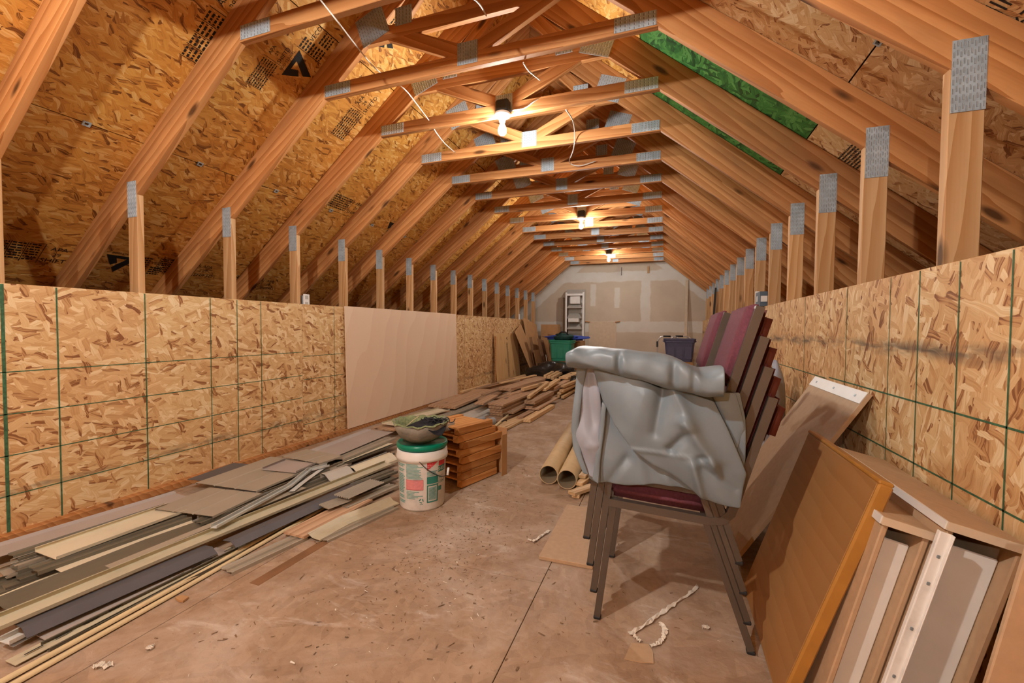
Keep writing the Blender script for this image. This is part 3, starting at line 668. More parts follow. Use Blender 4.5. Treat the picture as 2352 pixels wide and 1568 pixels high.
# big front flap crossing the stack
cloth('front_flap', [(-0.239, 1.515, 0.942), (-0.152, 1.515, 0.924), (-0.066, 1.515, 0.904), (-0.016, 1.515, 0.880), (0.045, 1.515, 0.879), (0.150, 1.515, 0.844)], [(0.150, 1.515, 0.844), (0.192, 1.515, 0.758), (0.228, 1.515, 0.671), (0.249, 1.515, 0.618), (0.231, 1.515, 0.511)], [(-0.102, 1.515, 0.666), (-0.033, 1.515, 0.616), (0.029, 1.515, 0.588), (0.077, 1.515, 0.554), (0.120, 1.515, 0.523), (0.169, 1.515, 0.516), (0.231, 1.515, 0.511)], [(-0.239, 1.515, 0.942), (-0.207, 1.515, 0.832), (-0.164, 1.515, 0.743), (-0.102, 1.515, 0.666)], 52, 40, 'tarp', tp,
      [((-0.007, 1.515, 0.873), (-0.028, 1.515, 0.732), -.030, .022), ((0.024, 1.515, 0.882), (0.086, 1.515, 0.764), .022, .022), ((0.060, 1.515, 0.776), (0.153, 1.515, 0.649), .038, .022), ((0.021, 1.515, 0.681), (0.074, 1.515, 0.741), -.026, .016),
       ((-0.112, 1.515, 0.665), (0.101, 1.515, 0.663), .010, .006), ((0.089, 1.515, 0.642), (0.119, 1.515, 0.531), .026, .014), ((0.118, 1.515, 0.631), (0.218, 1.515, 0.565), -.012, .010), ((-0.065, 1.515, 0.855), (-0.105, 1.515, 0.710), .012, .04), ((0.140, 1.515, 0.662), (0.167, 1.515, 0.608), .018, .010),
       ((0.101, 1.515, 0.660), (0.130, 1.515, 0.669), -.02, .007)], .03, seed=6)
# side flap by the chair backs
cloth('side_flap', [(0.144, 1.545, 0.863), (0.184, 1.545, 0.872), (0.216, 1.545, 0.871)], [(0.216, 1.545, 0.871), (0.229, 1.545, 0.826), (0.246, 1.545, 0.756), (0.220, 1.545, 0.676)], [(0.201, 1.545, 0.731), (0.212, 1.545, 0.704), (0.220, 1.545, 0.676)], [(0.144, 1.545, 0.863), (0.159, 1.545, 0.828), (0.180, 1.545, 0.779), (0.201, 1.545, 0.731)], 12, 16, 'tarp', tp, [], .008, seed=7)
# the thick rolled fold lying over the top seat
def roll_fold():
    st = [(-0.320, 1.530, 0.969), (-0.276, 1.530, 0.970), (-0.184, 1.530, 0.958), (-0.095, 1.530, 0.940), (-0.010, 1.530, 0.922), (0.071, 1.530, 0.909), (0.131, 1.530, 0.900), (0.173, 1.530, 0.896)]
    lo = [(-0.329, 1.530, 0.941), (-0.283, 1.530, 0.939), (-0.183, 1.530, 0.926), (-0.080, 1.530, 0.901), (-0.010, 1.530, 0.881), (0.072, 1.530, 0.868), (0.125, 1.530, 0.857), (0.171, 1.530, 0.862)]
    hi = [(-0.317, 1.530, 0.994), (-0.289, 1.530, 1.015), (-0.184, 1.530, 1.007), (-0.096, 1.530, 1.003), (-0.012, 1.530, 0.993), (0.057, 1.530, 0.974), (0.110, 1.530, 0.947), (0.177, 1.530, 0.956)]
    n = 90; A = resample(st, n); L_ = resample(lo, n); H_ = resample(hi, n); k = 28; vs = []; rr = random.Random(5)
    for i in range(n):
        u = i / (n - 1)
        for s in range(k):
            a = 2 * math.pi * s / k; ca, sa = math.cos(a), math.sin(a)
            mid = (L_[i] + H_[i]) / 2; hh = (H_[i] - L_[i]).length / 2
            # front face bulges towards the viewer, the back lies over the seat
            y = -.125 * ca ** .5 if ca > 0 else -.30 * ca * (1 - .35 * u)
            z = math.copysign(abs(sa) ** .75, sa) * hh if ca > 0 else sa * hh * (1 - .25 * abs(ca))
            w = .005 * math.sin(9 * u * 2 + 2 * a) + .004 * math.sin(23 * u + 3 * a) + .0015 * math.sin(41 * u - a)
            pinch = -.018 * math.exp(-((u - .36) / .02) ** 2) * max(0, ca) + -.016 * math.exp(-((u - .70) / .025) ** 2) * max(0, ca) - .010 * math.exp(-((u - .82) / .02) ** 2) * max(0, ca)
            vs.append(Vector((mid.x, mid.y + .03 + y - pinch - w * .9, mid.z + z + w * .5)))
    fs = [[i * k + s, i * k + (s + 1) % k, (i + 1) * k + (s + 1) % k, (i + 1) * k + s] for i in range(n - 1) for s in range(k)]
    # open mouth at the left, folded shut at the right
    c = len(vs); m_ = sum((vs[s] for s in range(k)), Vector()) / k + Vector((.03, 0, 0)); vs.append(m_); fs += [[s, (s + 1) % k, c] for s in range(k)]
    c = len(vs); m_ = sum((vs[(n - 1) * k + s] for s in range(k)), Vector()) / k; vs.append(m_); fs += [[(n - 1) * k + s, (n - 1) * k + (s + 1) % k, c] for s in range(k)]
    o0 = vs[0].copy(); o = mesh_obj('rolled_fold', [v - o0 for v in vs], fs, 'tarp', tp, Matrix.Translation(o0), True)
    o.modifiers.new('smooth', 'SUBSURF').levels = 1
roll_fold()

# ------------------------------------------------------------------ right-hand clutter: plank, oak panel, drawer carcasses
t = empty('mdf_plank', (.56, 2.47, 0), 'tan fibreboard plank with a white metal strip, leaning on the right wall', 'plank')
pa, pb = Vector((.30, 2.47, .012)), Vector((.793, 2.47, .815))
pd = (pb - pa).normalized(); pn = Vector((-pd.z, 0, pd.x)); PF = lambda s, off: frame(pa + pd * s + pn * off, pd, pn)
link('board', mat_mesh(box_mesh((pb - pa).length, .66, .018, .001), 'mdf'), None, t, frame((pa + pb) / 2, pd, pn))
L = (pb - pa).length
link('metal_strip', mat_mesh(box_mesh(.055, .658, .003, .0005), 'white'), None, t, PF(L - .028, .0108))
for yy in (-.25, 0, .25): link('screw', mat_mesh(box_mesh(.010, .010, .004, .001), 'galv'), None, t, PF(L - .028, .0138) @ Matrix.Translation((0, yy, 0)))
t = empty('oak_panel', (.36, 1.69, 0), 'thick oak veneered table leaf leaning against the drawer carcasses', 'table leaf')
oa, ob = Vector((.318, 0, .010)), Vector((.535, 0, .672)); d = (ob - oa).normalized(); n = Vector((-d.z, 0, d.x))
Fo = frame(Vector((0, 1.685, 0)) + (oa + ob) / 2 + n * -.017, (0, 1, 0), n)
HL = (ob - oa).length / 2; tops = 1 if (Fo.to_3x3() @ Vector((0, 1, 0))).z > 0 else -1
link('veneer_panel', mat_mesh(box_mesh(.590, 2 * HL, .032, .004), 'oak'), None, t, Fo)
link('edge_band', mat_mesh(box_mesh(.014, 2 * HL + .004, .035, .005), 'oakedge'), None, t, Fo @ Matrix.Translation((-.300, 0, 0)))
link('edge_band', mat_mesh(box_mesh(.606, .012, .035, .004), 'oakedge'), None, t, Fo @ Matrix.Translation((0, tops * (HL + .005), 0)))
LEAN = .24                                            # the carcasses are tipped against the right wall
def carcass(label, xp, w_, y0, y1, h):
    """drawer carcass standing on end, tipped over its right lower edge: its open mouth faces the viewer"""
    x0, x1 = xp - w_, xp; t = empty('drawer_carcass', (xp, (y0 + y1) / 2, 0), label, 'drawer'); xm = (x0 + x1) / 2; w = .014
    block('end_panel', (xm, (y0 + y1) / 2, h - .009), (w_ + .010, y1 - y0, .018), 'mdf', t)
    block('edge_trim', (xm, y0 - .002, h - .009), (w_ + .014, .006, .020), 'beige', t); block('edge_trim', (x0 - .007, (y0 + y1) / 2, h - .009), (.006, y1 - y0, .020), 'white', t)
    block('end_panel', (xm, (y0 + y1) / 2, .009), (w_, y1 - y0, .018), 'mdf', t)
    block('side_panel', (x0 + w / 2, (y0 + y1) / 2, h / 2), (w, y1 - y0 - .01, h - .037), 'mdf', t)
    block('side_panel', (x1 - w / 2, (y0 + y1) / 2, h / 2), (w, y1 - y0 - .01, h - .037), 'mdf', t)
    block('white_bottom', (xm, y0 + .045, h / 2 - .02), (w_ - 2 * w - .002, .008, h - .085), 'white', t)
    block('rear_panel', (xm, y1 - .03, h / 2), (w_ - 2 * w, .01, h - .04), 'mdf', t)
    t.rotation_euler = (0, LEAN, 0); return t
carcass('tipped drawer carcass with white inside, next to the oak leaf', .4905, .100, 1.335, 1.70, .594)
carcass('taller tipped drawer carcass with white inside, leaning on the right wall', .6435, .145, 1.30, 2.0, .603)
r_ = empty('drawer_runner', (.6435, 1.28, 0), 'white metal drawer runner with screw holes, between the two drawer carcasses', 'drawer runner')
block('rail', (.4865, 1.283, .3), (.022, .003, .56), 'whitepl', r_, bev=.001); block('rail_lip', (.476, 1.289, .3), (.003, .012, .56), 'whitepl', r_, bev=.001); block('rail_lip', (.497, 1.277, .3), (.003, .012, .56), 'whitepl', r_, bev=.001)
for z in (.08, .2, .33, .45, .52): block('screw_hole', (.4865, 1.281, z), (.006, .004, .008), 'slot', r_, bev=.001)
r_.rotation_euler = (0, LEAN, 0)
pq, pr = Vector((0.657, 1.100, 0.632)), Vector((0.610, 1.100, 0.379)); pz = pr + (pr - pq) * ((pr.z - .004) / (pq.z - pr.z)); pt = pq + (pq - pr) * .15
tag(prism('brown_panel', [(pz.x, .004), (.795, .004), (.795, pt.z), (pt.x, pt.z)], 1.10, .012, (0, 1), 'mdf'), 'plain tan panel standing at the lower right corner of the picture', 'panel')

# ------------------------------------------------------------------ things on the floor, right side
tag(board('fibreboard', (-0.415, 1.899, 0.009), (-0.419, 2.524, 0.009), .25, .018, 'mdf'), 'flat fibreboard offcut on the floor under the chair legs', 'board')
for lb, a, b in (('left cardboard tube lying on the floor behind the covered chairs', (-.745, 2.85, .068), (-.865, 4.3, .068)), ('right cardboard tube lying on the floor behind the covered chairs', (-.606, 2.80, .068), (-.70, 4.2, .068))):
    t = empty('cardboard_tube', a, lb, 'tube', 'two cardboard tubes')
    a = Vector(a); b = Vector(b); dd = (b - a).normalized(); s = dd.orthogonal().normalized(); u = dd.cross(s); vs = []; fs = []; K = 28
    for p, r in ((a, .066), (b, .066), (b, .060), (a, .060)): vs += [p + (s * math.cos(6.28318 * q / K) + u * math.sin(6.28318 * q / K)) * r - a for q in range(K)]
    for j in range(4): fs += [[j * K + q, j * K + (q + 1) % K, ((j + 1) % 4) * K + (q + 1) % K, ((j + 1) % 4) * K + q] for q in range(K)]
    fm = [1 if (j // K) == 2 else 0 for j in range(4 * K)]
    mesh_obj('tube_wall', vs, fs, None, t, Matrix.Translation(a), True, ['tube', 'tubein'], fm)
for lb, a, b, z, w in (('topmost short lath on the pile beside the cardboard tubes', (-0.519, 2.882, 0.070), (-0.501, 3.115, 0.070), .07, .05), ('middle short lath on the pile beside the cardboard tubes', (-0.525, 2.805, 0.045), (-0.479, 3.021, 0.045), .04, .05),
                       ('lowest short lath lying on the floor beside the cardboard tubes', (-0.548, 2.669, 0.030), (-0.439, 2.847, 0.030), .02, .06), ('crosswise short lath under the others beside the tubes', (-0.522, 2.675, 0.012), (-0.519, 2.938, 0.012), .0, .05)):
    tag(board('lath', a, b, w, .022, 'board'), lb, 'lath', 'laths beside the tubes')
# behind the chairs: hose, bag, fan
t = tag(tube('walking_cane', [(0.483, 2.750, 0.859), (0.491, 2.750, 0.906), (0.516, 2.750, 0.926), (0.538, 2.750, 0.893), (0.544, 2.750, 0.824), (0.539, 2.750, 0.652)], .021, 'cream', None, 12, subdiv=5), 'cream curved pipe end hooked behind the chair backs', 'pipe')
t = empty('quilted_bag', (.62, 2.75, 0), 'pale quilted bag standing behind the chair stacks', 'bag')
def blob(name, c, r, mat, parent, seed, amp=.18, nu=20, nv=14):
    rr = random.Random(seed); ph = [(rr.uniform(0, 6), rr.randint(1, 5), rr.randint(1, 5)) for _ in range(7)]; vs = []; fs = []
    for j in range(nv + 1):
        th = math.pi * j / nv
        for i in range(nu):
            a = 2 * math.pi * i / nu; k = 1 + amp * sum(math.sin(p + m_ * a + q * th * 2) for p, m_, q in ph) / 3 * math.sin(th)
            vs.append((r[0] * k * math.sin(th) * math.cos(a), r[1] * k * math.sin(th) * math.sin(a), max(-r[2] * .98, r[2] * k * math.cos(th))))
    for j in range(nv): fs += [[j * nu + i, j * nu + (i + 1) % nu, (j + 1) * nu + (i + 1) % nu, (j + 1) * nu + i] for i in range(nu)]
    return mesh_obj(name, vs, fs, mat, parent, Matrix.Translation(c), True)
blob('bag_body', (.68, 3.25, .44), (.07, .14, .44), 'tarpin', t, 4, .1); 
t = empty('striped_duct', (.52, 2.3, .0), 'ribbed white and grey duct on the floor behind the chairs', 'duct')
for q in range(8): lathe('rib', [(.062, -.022), (.072, 0), (.062, .022)], (.585 + q * .004, 3.0, .055 + q * .042), 'whitepl' if q % 2 == 0 else 'pvc', t, 20)
lathe('base', [(.08, 0), (.085, .02), (.05, .03)], (.585, 3.0, 0), 'blackplastic', t, 16)

# ------------------------------------------------------------------ bucket, lid, liner bowl
BX, BY = -1.392, 2.275
bk = empty('plaster_bucket', (BX, BY, 0), 'white plastic bucket with green printed label and wire handle', 'bucket')
lathe('body', [(.002, .0), (.128, .0), (.134, .012), (.142, .285), (.144, .29), (.153, .292), (.155, .31), (.152, .318), (.150, .345), (.143, .35), (.139, .35), (.130, .012), (.002, .01)], (BX, BY, 0), 'whitepl', bk, 48)
CU = Vector((-BX, -BY, 0)).normalized(); TH0 = math.atan2(CU.y, CU.x)
def bang(u): return TH0 + math.asin(max(-.98, min(.98, (u - 961.5) / 56.0)))
def bz(v, u=960): return .322 - (v - 1068) / 112.0 * .322
RB = lambda z: .1345 + (.142 - .134) * z / .285
def patch(u0, u1, v0, v1, mi, vs, fs, fm, cut=None):
    a0, a1 = bang(u0), bang(u1); z0, z1 = bz(v1), bz(v0); n = max(2, int((a1 - a0) / .12) + 1)
    o = len(vs)
    for i in range(n + 1):
        a = a0 + (a1 - a0) * i / n; zt = z1; zb = z0 if cut is None else z0 + (z1 - z0) * cut * i / n
        for z in (zb, zt): r = RB(z) + .0012; vs.append((r * math.cos(a), r * math.sin(a), z))
    for i in range(n): fs.append([o + 2 * i, o + 2 * i + 2, o + 2 * i + 3, o + 2 * i + 1]); fm.append(mi)
vs, fs, fm = [], [], []; rg = random.Random(8)
for v in [1077 + 3.4 * i for i in range(26)]:
    if int(v) % 5 != 0: patch(908, 922 + rg.uniform(-4, 0), v, v + 2.3, 1, vs, fs, fm)
for v in [1082 + 2.6 * i for i in range(12)]: patch(925, 963 + rg.uniform(-14, 0), v, v + 1.6, 1, vs, fs, fm)
patch(924.5, 964, 1114, 1135, 3, vs, fs, fm); patch(924.5, 964, 1114, 1115, 2, vs, fs, fm); patch(924.5, 964, 1134, 1135, 2, vs, fs, fm)
for v in [1138 + 2.8 * i for i in range(6)]: patch(925, 948 + rg.uniform(-8, 16), v, v + 1.5, 1, vs, fs, fm)
patch(972, 998, 1077, 1096, 2, vs, fs, fm, .9)
patch(999, 1013, 1068, 1090, 2, vs, fs, fm)
for q in range(5): patch(972, 992 - q * 3, 1079 + q * 3.2, 1079.7 + q * 3.2, 4, vs, fs, fm)
patch(998, 1013.5, 1091, 1103, 0, vs, fs, fm)
patch(972, 998, 1109, 1124, 0, vs, fs, fm)
for v in [1098 + 2.6 * i for i in range(4)]: patch(972, 994 + rg.uniform(-8, 2), v, v + 1.5, 1, vs, fs, fm)
for (a, b, c, d) in ((972, 998, 1126, 1128.5), (972, 998, 1160, 1162.5), (972, 974.5, 1126, 1162), (995.5, 998, 1126, 1162)): patch(a, b, c, d, 0, vs, fs, fm)
for i in range(10): patch(976.5, 993.5, 1131.5 + i * 2.6, 1133.4 + i * 2.6, 1, vs, fs, fm)
patch(999, 1006, 1133, 1142, 0, vs, fs, fm)
patch(955.5, 963, 1163.5, 1164.5, 0, vs, fs, fm)
def btext(body, u, v, size, mi, sx=1):
    me = text_mesh(body, size); a0 = bang(u); z0 = bz(v); o = len(vs)
    for q in me.vertices: a = a0 + q.co.x * sx / .142; z = z0 + q.co.y; r = RB(z) + .0022; vs.append((r * math.cos(a), r * math.sin(a), z))
    for p in me.polygons: fs.append([o + i for i in p.vertices]); fm.append(mi)
    bpy.data.meshes.remove(me)
btext('SHEET', 1007, 1097, .027, 4); btext('ALL', 1006, 1114, .03, 0); btext('JOINT', 1007, 1124, .026, 0)
for q in range(3):                                       # recycling triangle of three arrows
    a0 = math.pi / 2 + q * 2 * math.pi / 3; o = len(vs)
    for (rad, da) in ((.009, .15), (.009, 1.4), (.0125, 1.65), (.015, 1.25), (.015, .15)):
        x, y = rad * math.cos(a0 + da), rad * math.sin(a0 + da); a = bang(959) + x / .142; z = bz(1157) + y; r = RB(z) + .0014; vs.append((r * math.cos(a), r * math.sin(a), z))
    fs.append([o, o + 1, o + 2, o + 3, o + 4]); fm.append(0)
mesh_obj('label_print', vs, fs, None, bk, Matrix.Translation((BX, BY, 0)), False, ['inkgreen', 'inkpale', 'inkred', 'inkpink', 'whitepl'], fm)
def bp(u, v, r): a = bang(u); z = bz(v); return (BX + r * math.cos(a), BY + r * math.sin(a), z)
tube('handle_wire', [bp(952, 1071, .150), bp(958, 1078, .153), bp(970, 1090, .156), bp(985, 1102, .158), bp(1000, 1112, .158), bp(1012, 1116, .157)], .0022, 'blackplastic', bk, 6, subdiv=4)
tube('handle_grip', [bp(1014, 1117, .160), bp(1017.3, 1104, .160)], .0075, 'whitepl', bk, 10)
tag(lathe('bucket_lid', [(.002, .0), (.140, 0), (.150, .008), (.154, .022), (.150, .036), (.142, .038), (.138, .030), (.002, .028)], (BX, BY, .352), 'lidgreen', None, 48), 'green plastic rim lid on top of the white bucket', 'lid')
def wob(a, k): return (.05 * math.sin(3 * a + 1) + .03 * math.sin(7 * a), k * (.012 * math.sin(2 * a + .6) + .008 * math.sin(5 * a)))
bw = empty('planter_liner', (BX - .01, BY, .391), 'green mossy planter liner bowl resting on the bucket lid', 'planter liner')
lathe('bowl', [(.004, .0), (.09, .002), (.128, .03), (.152, .07), (.166, .115), (.160, .118), (.142, .075), (.118, .036), (.08, .014), (.004, .010)], (BX - .01, BY, .391), 'bowl', bw, 44, lambda a, k: (.04 * math.sin(3 * a + 1) * math.sin(k * 3.14) + .015 * math.sin(11 * a), .010 * math.sin(2 * a + .6) * math.sin(k * 3.14)), True)
lathe('moss_lining', [(.004, .014), (.08, .018), (.114, .040), (.138, .078), (.156, .119), (.168, .121), (.172, .114)], (BX - .01, BY, .391), 'moss', bw, 44, lambda a, k: (.02 * math.sin(9 * a) + .02 * math.sin(3 * a + 1), .006 * math.sin(13 * a) * k + .006 * math.sin(2 * a + .6)), False)
bc = empty('black_cloth', (BX + .05, BY - .05, .47), 'black cloth with tangled cord in the liner bowl on the bucket', 'cloth')
R_ = Vector((.942, .337, 0)); D_ = Vector((-.337, .942, 0)); B0 = Vector((BX, BY, 0))
def bl(r, d, z): return B0 + R_ * r + D_ * d + Vector((0, 0, z))
cloth('cloth_fold', [bl(-.10, -.02, .475), bl(-.03, .02, .50), (bl(.03, .02, .525)), bl(.10, .02, .51), bl(.155, .0, .50)], [bl(.155, 0, .50), bl(.165, -.05, .475), bl(.15, -.09, .445)], [bl(-.05, -.10, .462), bl(.0, -.115, .495), bl(.05, -.13, .49), bl(.11, -.125, .455), bl(.15, -.09, .445)], [bl(-.10, -.02, .475), bl(-.09, -.06, .465), bl(-.05, -.10, .462)], 26, 14, 'blackcloth', bc, [], 0, .004, None, .010, 9)
rg = random.Random(21)
for q in range(6):
    c = bl(rg.uniform(.03, .16), rg.uniform(-.06, .03), .515); pts = []
    for k in range(14): a = k * .75 + q; pts.append(c + R_ * (.035 * math.cos(a) + .004 * k - .02) + D_ * (.03 * math.sin(a)) + Vector((0, 0, .010 * math.sin(2.3 * a + q))))
    tube('cord', pts, .0028, 'blackcloth', bc, 5, subdiv=3)
tag(tube('dry_stem', [bl(-.09, -.03, .48), bl(-.05, -.02, .515), bl(-.02, .0, .535)], .003, 'straw', None, 5), 'dry stem sticking out of the mossy liner bowl', 'stem')

# ------------------------------------------------------------------ stack of wood-framed trays beside the bucket
Fs = Vector((-1.262, 2.564, 0)); ex = (Vector((-1.142, 2.962, 0)) - Fs).normalized(); ey = Vector((-ex.y, ex.x, 0))      # ex away from the viewer along the right side, ey to the left
rg = random.Random(4)
TR = ['lowest', 'second from the floor', 'third from the floor', 'fourth from the floor', 'fifth from the floor', 'sixth from the floor', 'seventh from the floor', 'topmost']
for k in range(8):
    z = .004 + k * .0515; sh = rg.uniform(-.02, .025) if k else 0; sl = rg.uniform(-.015, .015); ln = .40 + rg.uniform(-.03, .03); tw = rg.uniform(-.04, .04) if k > 2 else 0
    if k == 7: sh, sl, ln = -.03, -.03, .36
    if k == 6: sh, sl = -.04, .0
    a = Fs + ex * sh - ey * sl * 0; c_, s_ = math.cos(tw), math.sin(tw); e1 = ex * c_ + ey * s_; e2 = ey * c_ - ex * s_
    t = empty('framed_tray', a + e1 * .2 + e2 * .15 + Vector((0, 0, z)), 'orange wood-framed tray, %s in the stack beside the bucket' % TR[k], 'tray', 'wood-framed trays stacked beside the bucket')
    h = .050
    for side in (0.026, .31): board('rail', a + e2 * side + Vector((0, 0, z + h / 2)), a + e2 * side + e1 * ln + Vector((0, 0, z + h / 2)), .045, h - .002, 'cedar', t)
    board('tray_panel', a + e2 * .168 + e1 * .025 + Vector((0, 0, z + h - .014)), a + e2 * .168 + e1 * (ln - .02) + Vector((0, 0, z + h - .014)), .238, .012, 'cedar', t)
    board('cross_rail', a + e2 * .05 + e1 * (ln * .55) + Vector((0, 0, z + .018)), a + e2 * .286 + e1 * (ln * .55) + Vector((0, 0, z + .018)), .05, .028, 'cedar', t)
tag(link('end_bracket', mat_mesh(box_mesh(.12, .05, .006), 'greyvinyl'), None, None, frame(Fs + ey * .13 + ex * .0 + Vector((0, 0, .40)), ex, ey)), 'grey plastic offcut upright on the tray stack by the black cord', 'offcut')
# open cardboard box at the far side of the stack
t = empty('cardboard_flap', Fs + ex * .43, 'bent cardboard piece standing at the far end of the tray stack', 'cardboard')
board('panel', Fs + ex * .425 + ey * -.05 + Vector((0, 0, .17)), Fs + ex * .425 + ey * .12 + Vector((0, 0, .17)), .34, .006, 'card', t, (ex.x, ex.y, 0)); board('flap', Fs + ex * .36 - ey * .052 + Vector((0, 0, .15)), Fs + ex * .42 - ey * .052 + Vector((0, 0, .15)), .30, .005, 'card', t, (ey.x, ey.y, 0))

# ------------------------------------------------------------------ vinyl siding offcuts along the left wall
def prof(kind, w):
    h = w / 2
    return {'flat': [(-h, 0), (h, 0)],
            'chan': [(-h, .012), (-h, 0), (h, 0), (h, .016), (h - .008, .018)],
            'lap': [(-h, -.006), (-h, .010), (-h + .004, .012), (-.002, .003), (0, .012), (h - .006, .004), (h, .010)],
            'ridge': [(-h, 0), (-h * .1, .002), (h * .55, .002), (h * .62, .012), (h * .72, .004), (h * .80, .013), (h, .006)],
            'panel': [(-h, -.012), (-h, .0), (-h * .36, .0), (-h * .33, -.005), (-h * .28, .0), (h * .32, .0), (h * .35, -.005), (h * .40, .0), (h, .0), (h, -.01)],
            'cove': [(-h, -.008), (-h, .0), (-h * .8, .001), (-h * .3, .001), (h * .2, .004), (h * .6, .012), (h * .9, .020), (h, .016)],
            'angle': [(-h, -.012), (-h * .25, .008), (-h * .15, .010), (h, .004)],
            'half': [(h * math.cos(math.pi * i / 8) * -1, h * math.sin(math.pi * i / 8)) for i in range(9)],
            'ogee': [(-h, -.02), (-h, .0), (-h * .6, .004), (-h * .2, .02), (h * .2, .034), (h * .7, .036), (h, .024), (h, .0)],
            'rib': [(-h + w * (i + .4 * (i % 2)) / 26, .007 if i % 4 in (1, 2) else 0) for i in range(27)]}[kind]
def strip(label, f, b, kind, mat, thick=.0022, cat='siding strip', name='siding_strip', group='siding offcuts in the pile', roll=0):
    f = [Vector(p) for p in f]; b = [Vector(p) for p in b]; mid = [(p + q) / 2 for p, q in zip(f, b)]
    d = (mid[-1] - mid[0]).normalized(); w = sum((q - p - d * (q - p).dot(d)).length for p, q in zip(f, b)) / len(f)
    return tag(sweep(name, mid, prof(kind, w), thick, mat, None, 0, roll), label, cat, group)
wp = tag(block('base_plank', (-3.05, 3.4, .022), (.058, 5.6, .044), 'rafter'), 'long brown plank lying along the foot of the left wall', 'plank')
strip('long mauve grey panel with a ridged edge, lying next to the wall plank', [(-2.788, 0.912, 0.050), (-2.684, 1.637, 0.050)], [(-2.920, 0.956, 0.050), (-2.851, 1.880, 0.050)], 'ridge', 'mauve')
DK = 'dark siding strip in the stack at the left edge, '
strip(DK + 'its end the highest', [(-2.636, 0.997, 0.050), (-2.579, 1.587, 0.050)], [(-2.739, 1.035, 0.050), (-2.690, 1.647, 0.050)], 'lap', 'olive')
strip(DK + 'second end from the top', [(-2.586, 0.982, 0.045), (-2.481, 1.588, 0.045)], [(-2.639, 0.998, 0.045), (-2.598, 1.617, 0.045)], 'chan', 'taupe')
strip(DK + 'third end from the top', [(-2.549, 0.967, 0.038), (-2.441, 1.585, 0.038)], [(-2.611, 0.986, 0.038), (-2.556, 1.614, 0.038)], 'lap', 'olive')
strip(DK + 'fourth end from the top', [(-2.552, 0.940, 0.030), (-2.475, 1.340, 0.030)], [(-2.642, 0.961, 0.030), (-2.580, 1.379, 0.030)], 'chan', 'taupe')
strip(DK + 'fifth end from the top', [(-2.478, 0.952, 0.024), (-2.399, 1.353, 0.024)], [(-2.563, 0.967, 0.024), (-2.501, 1.391, 0.024)], 'lap', 'olive')
strip(DK + 'sixth end from the top', [(-2.470, 0.919, 0.016), (-2.357, 1.385, 0.016)], [(-2.570, 0.919, 0.016), (-2.479, 1.437, 0.016)], 'chan', 'olive')
strip(DK + 'lowest end on the floor', [(-2.468, 0.859, 0.006), (-2.393, 1.294, 0.006)], [(-2.607, 0.873, 0.006), (-2.521, 1.346, 0.006)], 'lap', 'olive')
strip('double dark strip in front of the cream channel at the left', [(-2.403, 0.967, 0.060), (-2.331, 1.528, 0.060)], [(-2.489, 0.993, 0.060), (-2.435, 1.563, 0.060)], 'lap', 'olive')
strip('wide cream channel lying on top of the dark strips at the left', [(-2.461, 1.035, 0.075), (-2.403, 1.538, 0.075)], [(-2.594, 1.071, 0.075), (-2.615, 1.611, 0.075)], 'chan', 'cream')
strip('narrow cream strip edged with torn brown paper', [(-2.324, 1.012, 0.055), (-2.298, 1.526, 0.055)], [(-2.401, 1.035, 0.055), (-2.347, 1.545, 0.055)], 'flat', 'cream')
strip('torn brown paper backing beside the narrow cream strip', [(-2.308, 0.904, 0.045), (-2.287, 1.505, 0.045)], [(-2.354, 0.948, 0.045), (-2.347, 1.536, 0.045)], 'flat', 'card', .003, 'paper strip', 'paper_backing')
strip('cream strip at the left picture edge below the dark stack', [(-2.340, 0.782, 0.030), (-2.339, 1.265, 0.030)], [(-2.405, 0.804, 0.030), (-2.424, 1.294, 0.030)], 'flat', 'cream')
strip('long dark olive coved strip running the length of the pile', [(-2.192, 0.795, 0.045), (-2.170, 1.256, 0.045), (-2.040, 2.001, 0.045)], [(-2.316, 0.850, 0.045), (-2.312, 1.340, 0.045), (-2.201, 2.123, 0.045)], 'cove', 'olive')
strip('long pale ivory strip in front of the dark coved one', [(-2.092, 0.716, 0.060), (-2.044, 1.269, 0.060), (-1.867, 2.618, 0.060)], [(-2.153, 0.737, 0.060), (-2.113, 1.313, 0.060), (-1.991, 2.771, 0.060)], 'chan', 'ivory')
strip('slate grey angle strip ending above the white end piece', [(-1.985, 0.769, 0.045), (-1.928, 1.362, 0.045)], [(-2.091, 0.797, 0.045), (-2.017, 1.405, 0.045)], 'angle', 'slate')
strip('second slate grey strip, further back towards the bucket', [(-1.899, 1.421, 0.050), (-1.806, 2.242, 0.050)], [(-1.961, 1.460, 0.050), (-1.930, 2.365, 0.050)], 'angle', 'slate')
strip('mauve strip showing under the slate grey angle', [(-1.957, 0.809, 0.015), (-1.920, 1.417, 0.015)], [(-2.049, 0.811, 0.015), (-2.019, 1.458, 0.015)], 'flat', 'mauve')
strip('white channel end piece at the lower left of the pile', [(-2.009, 0.739, 0.030), (-2.011, 0.781, 0.030)], [(-2.056, 0.747, 0.030), (-2.060, 0.794, 0.030)], 'chan', 'vinylwhite')
strip('thin silvery strip beside the white end piece', [(-2.001, 0.748, 0.020), (-2.009, 0.809, 0.020)], [(-2.023, 0.752, 0.020), (-2.029, 0.813, 0.020)], 'flat', 'alu')
sl = strip('ivory nailing strip with a row of slots, near the front of the pile', [(-1.909, 0.715, 0.010), (-1.909, 1.618, 0.010)], [(-1.953, 0.718, 0.010), (-1.980, 1.652, 0.010)], 'flat', 'ivory')
a_, b_ = Vector((-1.927, 0.717, 0.012)), Vector((-1.945, 1.630, 0.012)); dd = (b_ - a_).normalized(); ss = Vector((-dd.y, dd.x, 0)); vs = []; fs = []; L = (b_ - a_).length
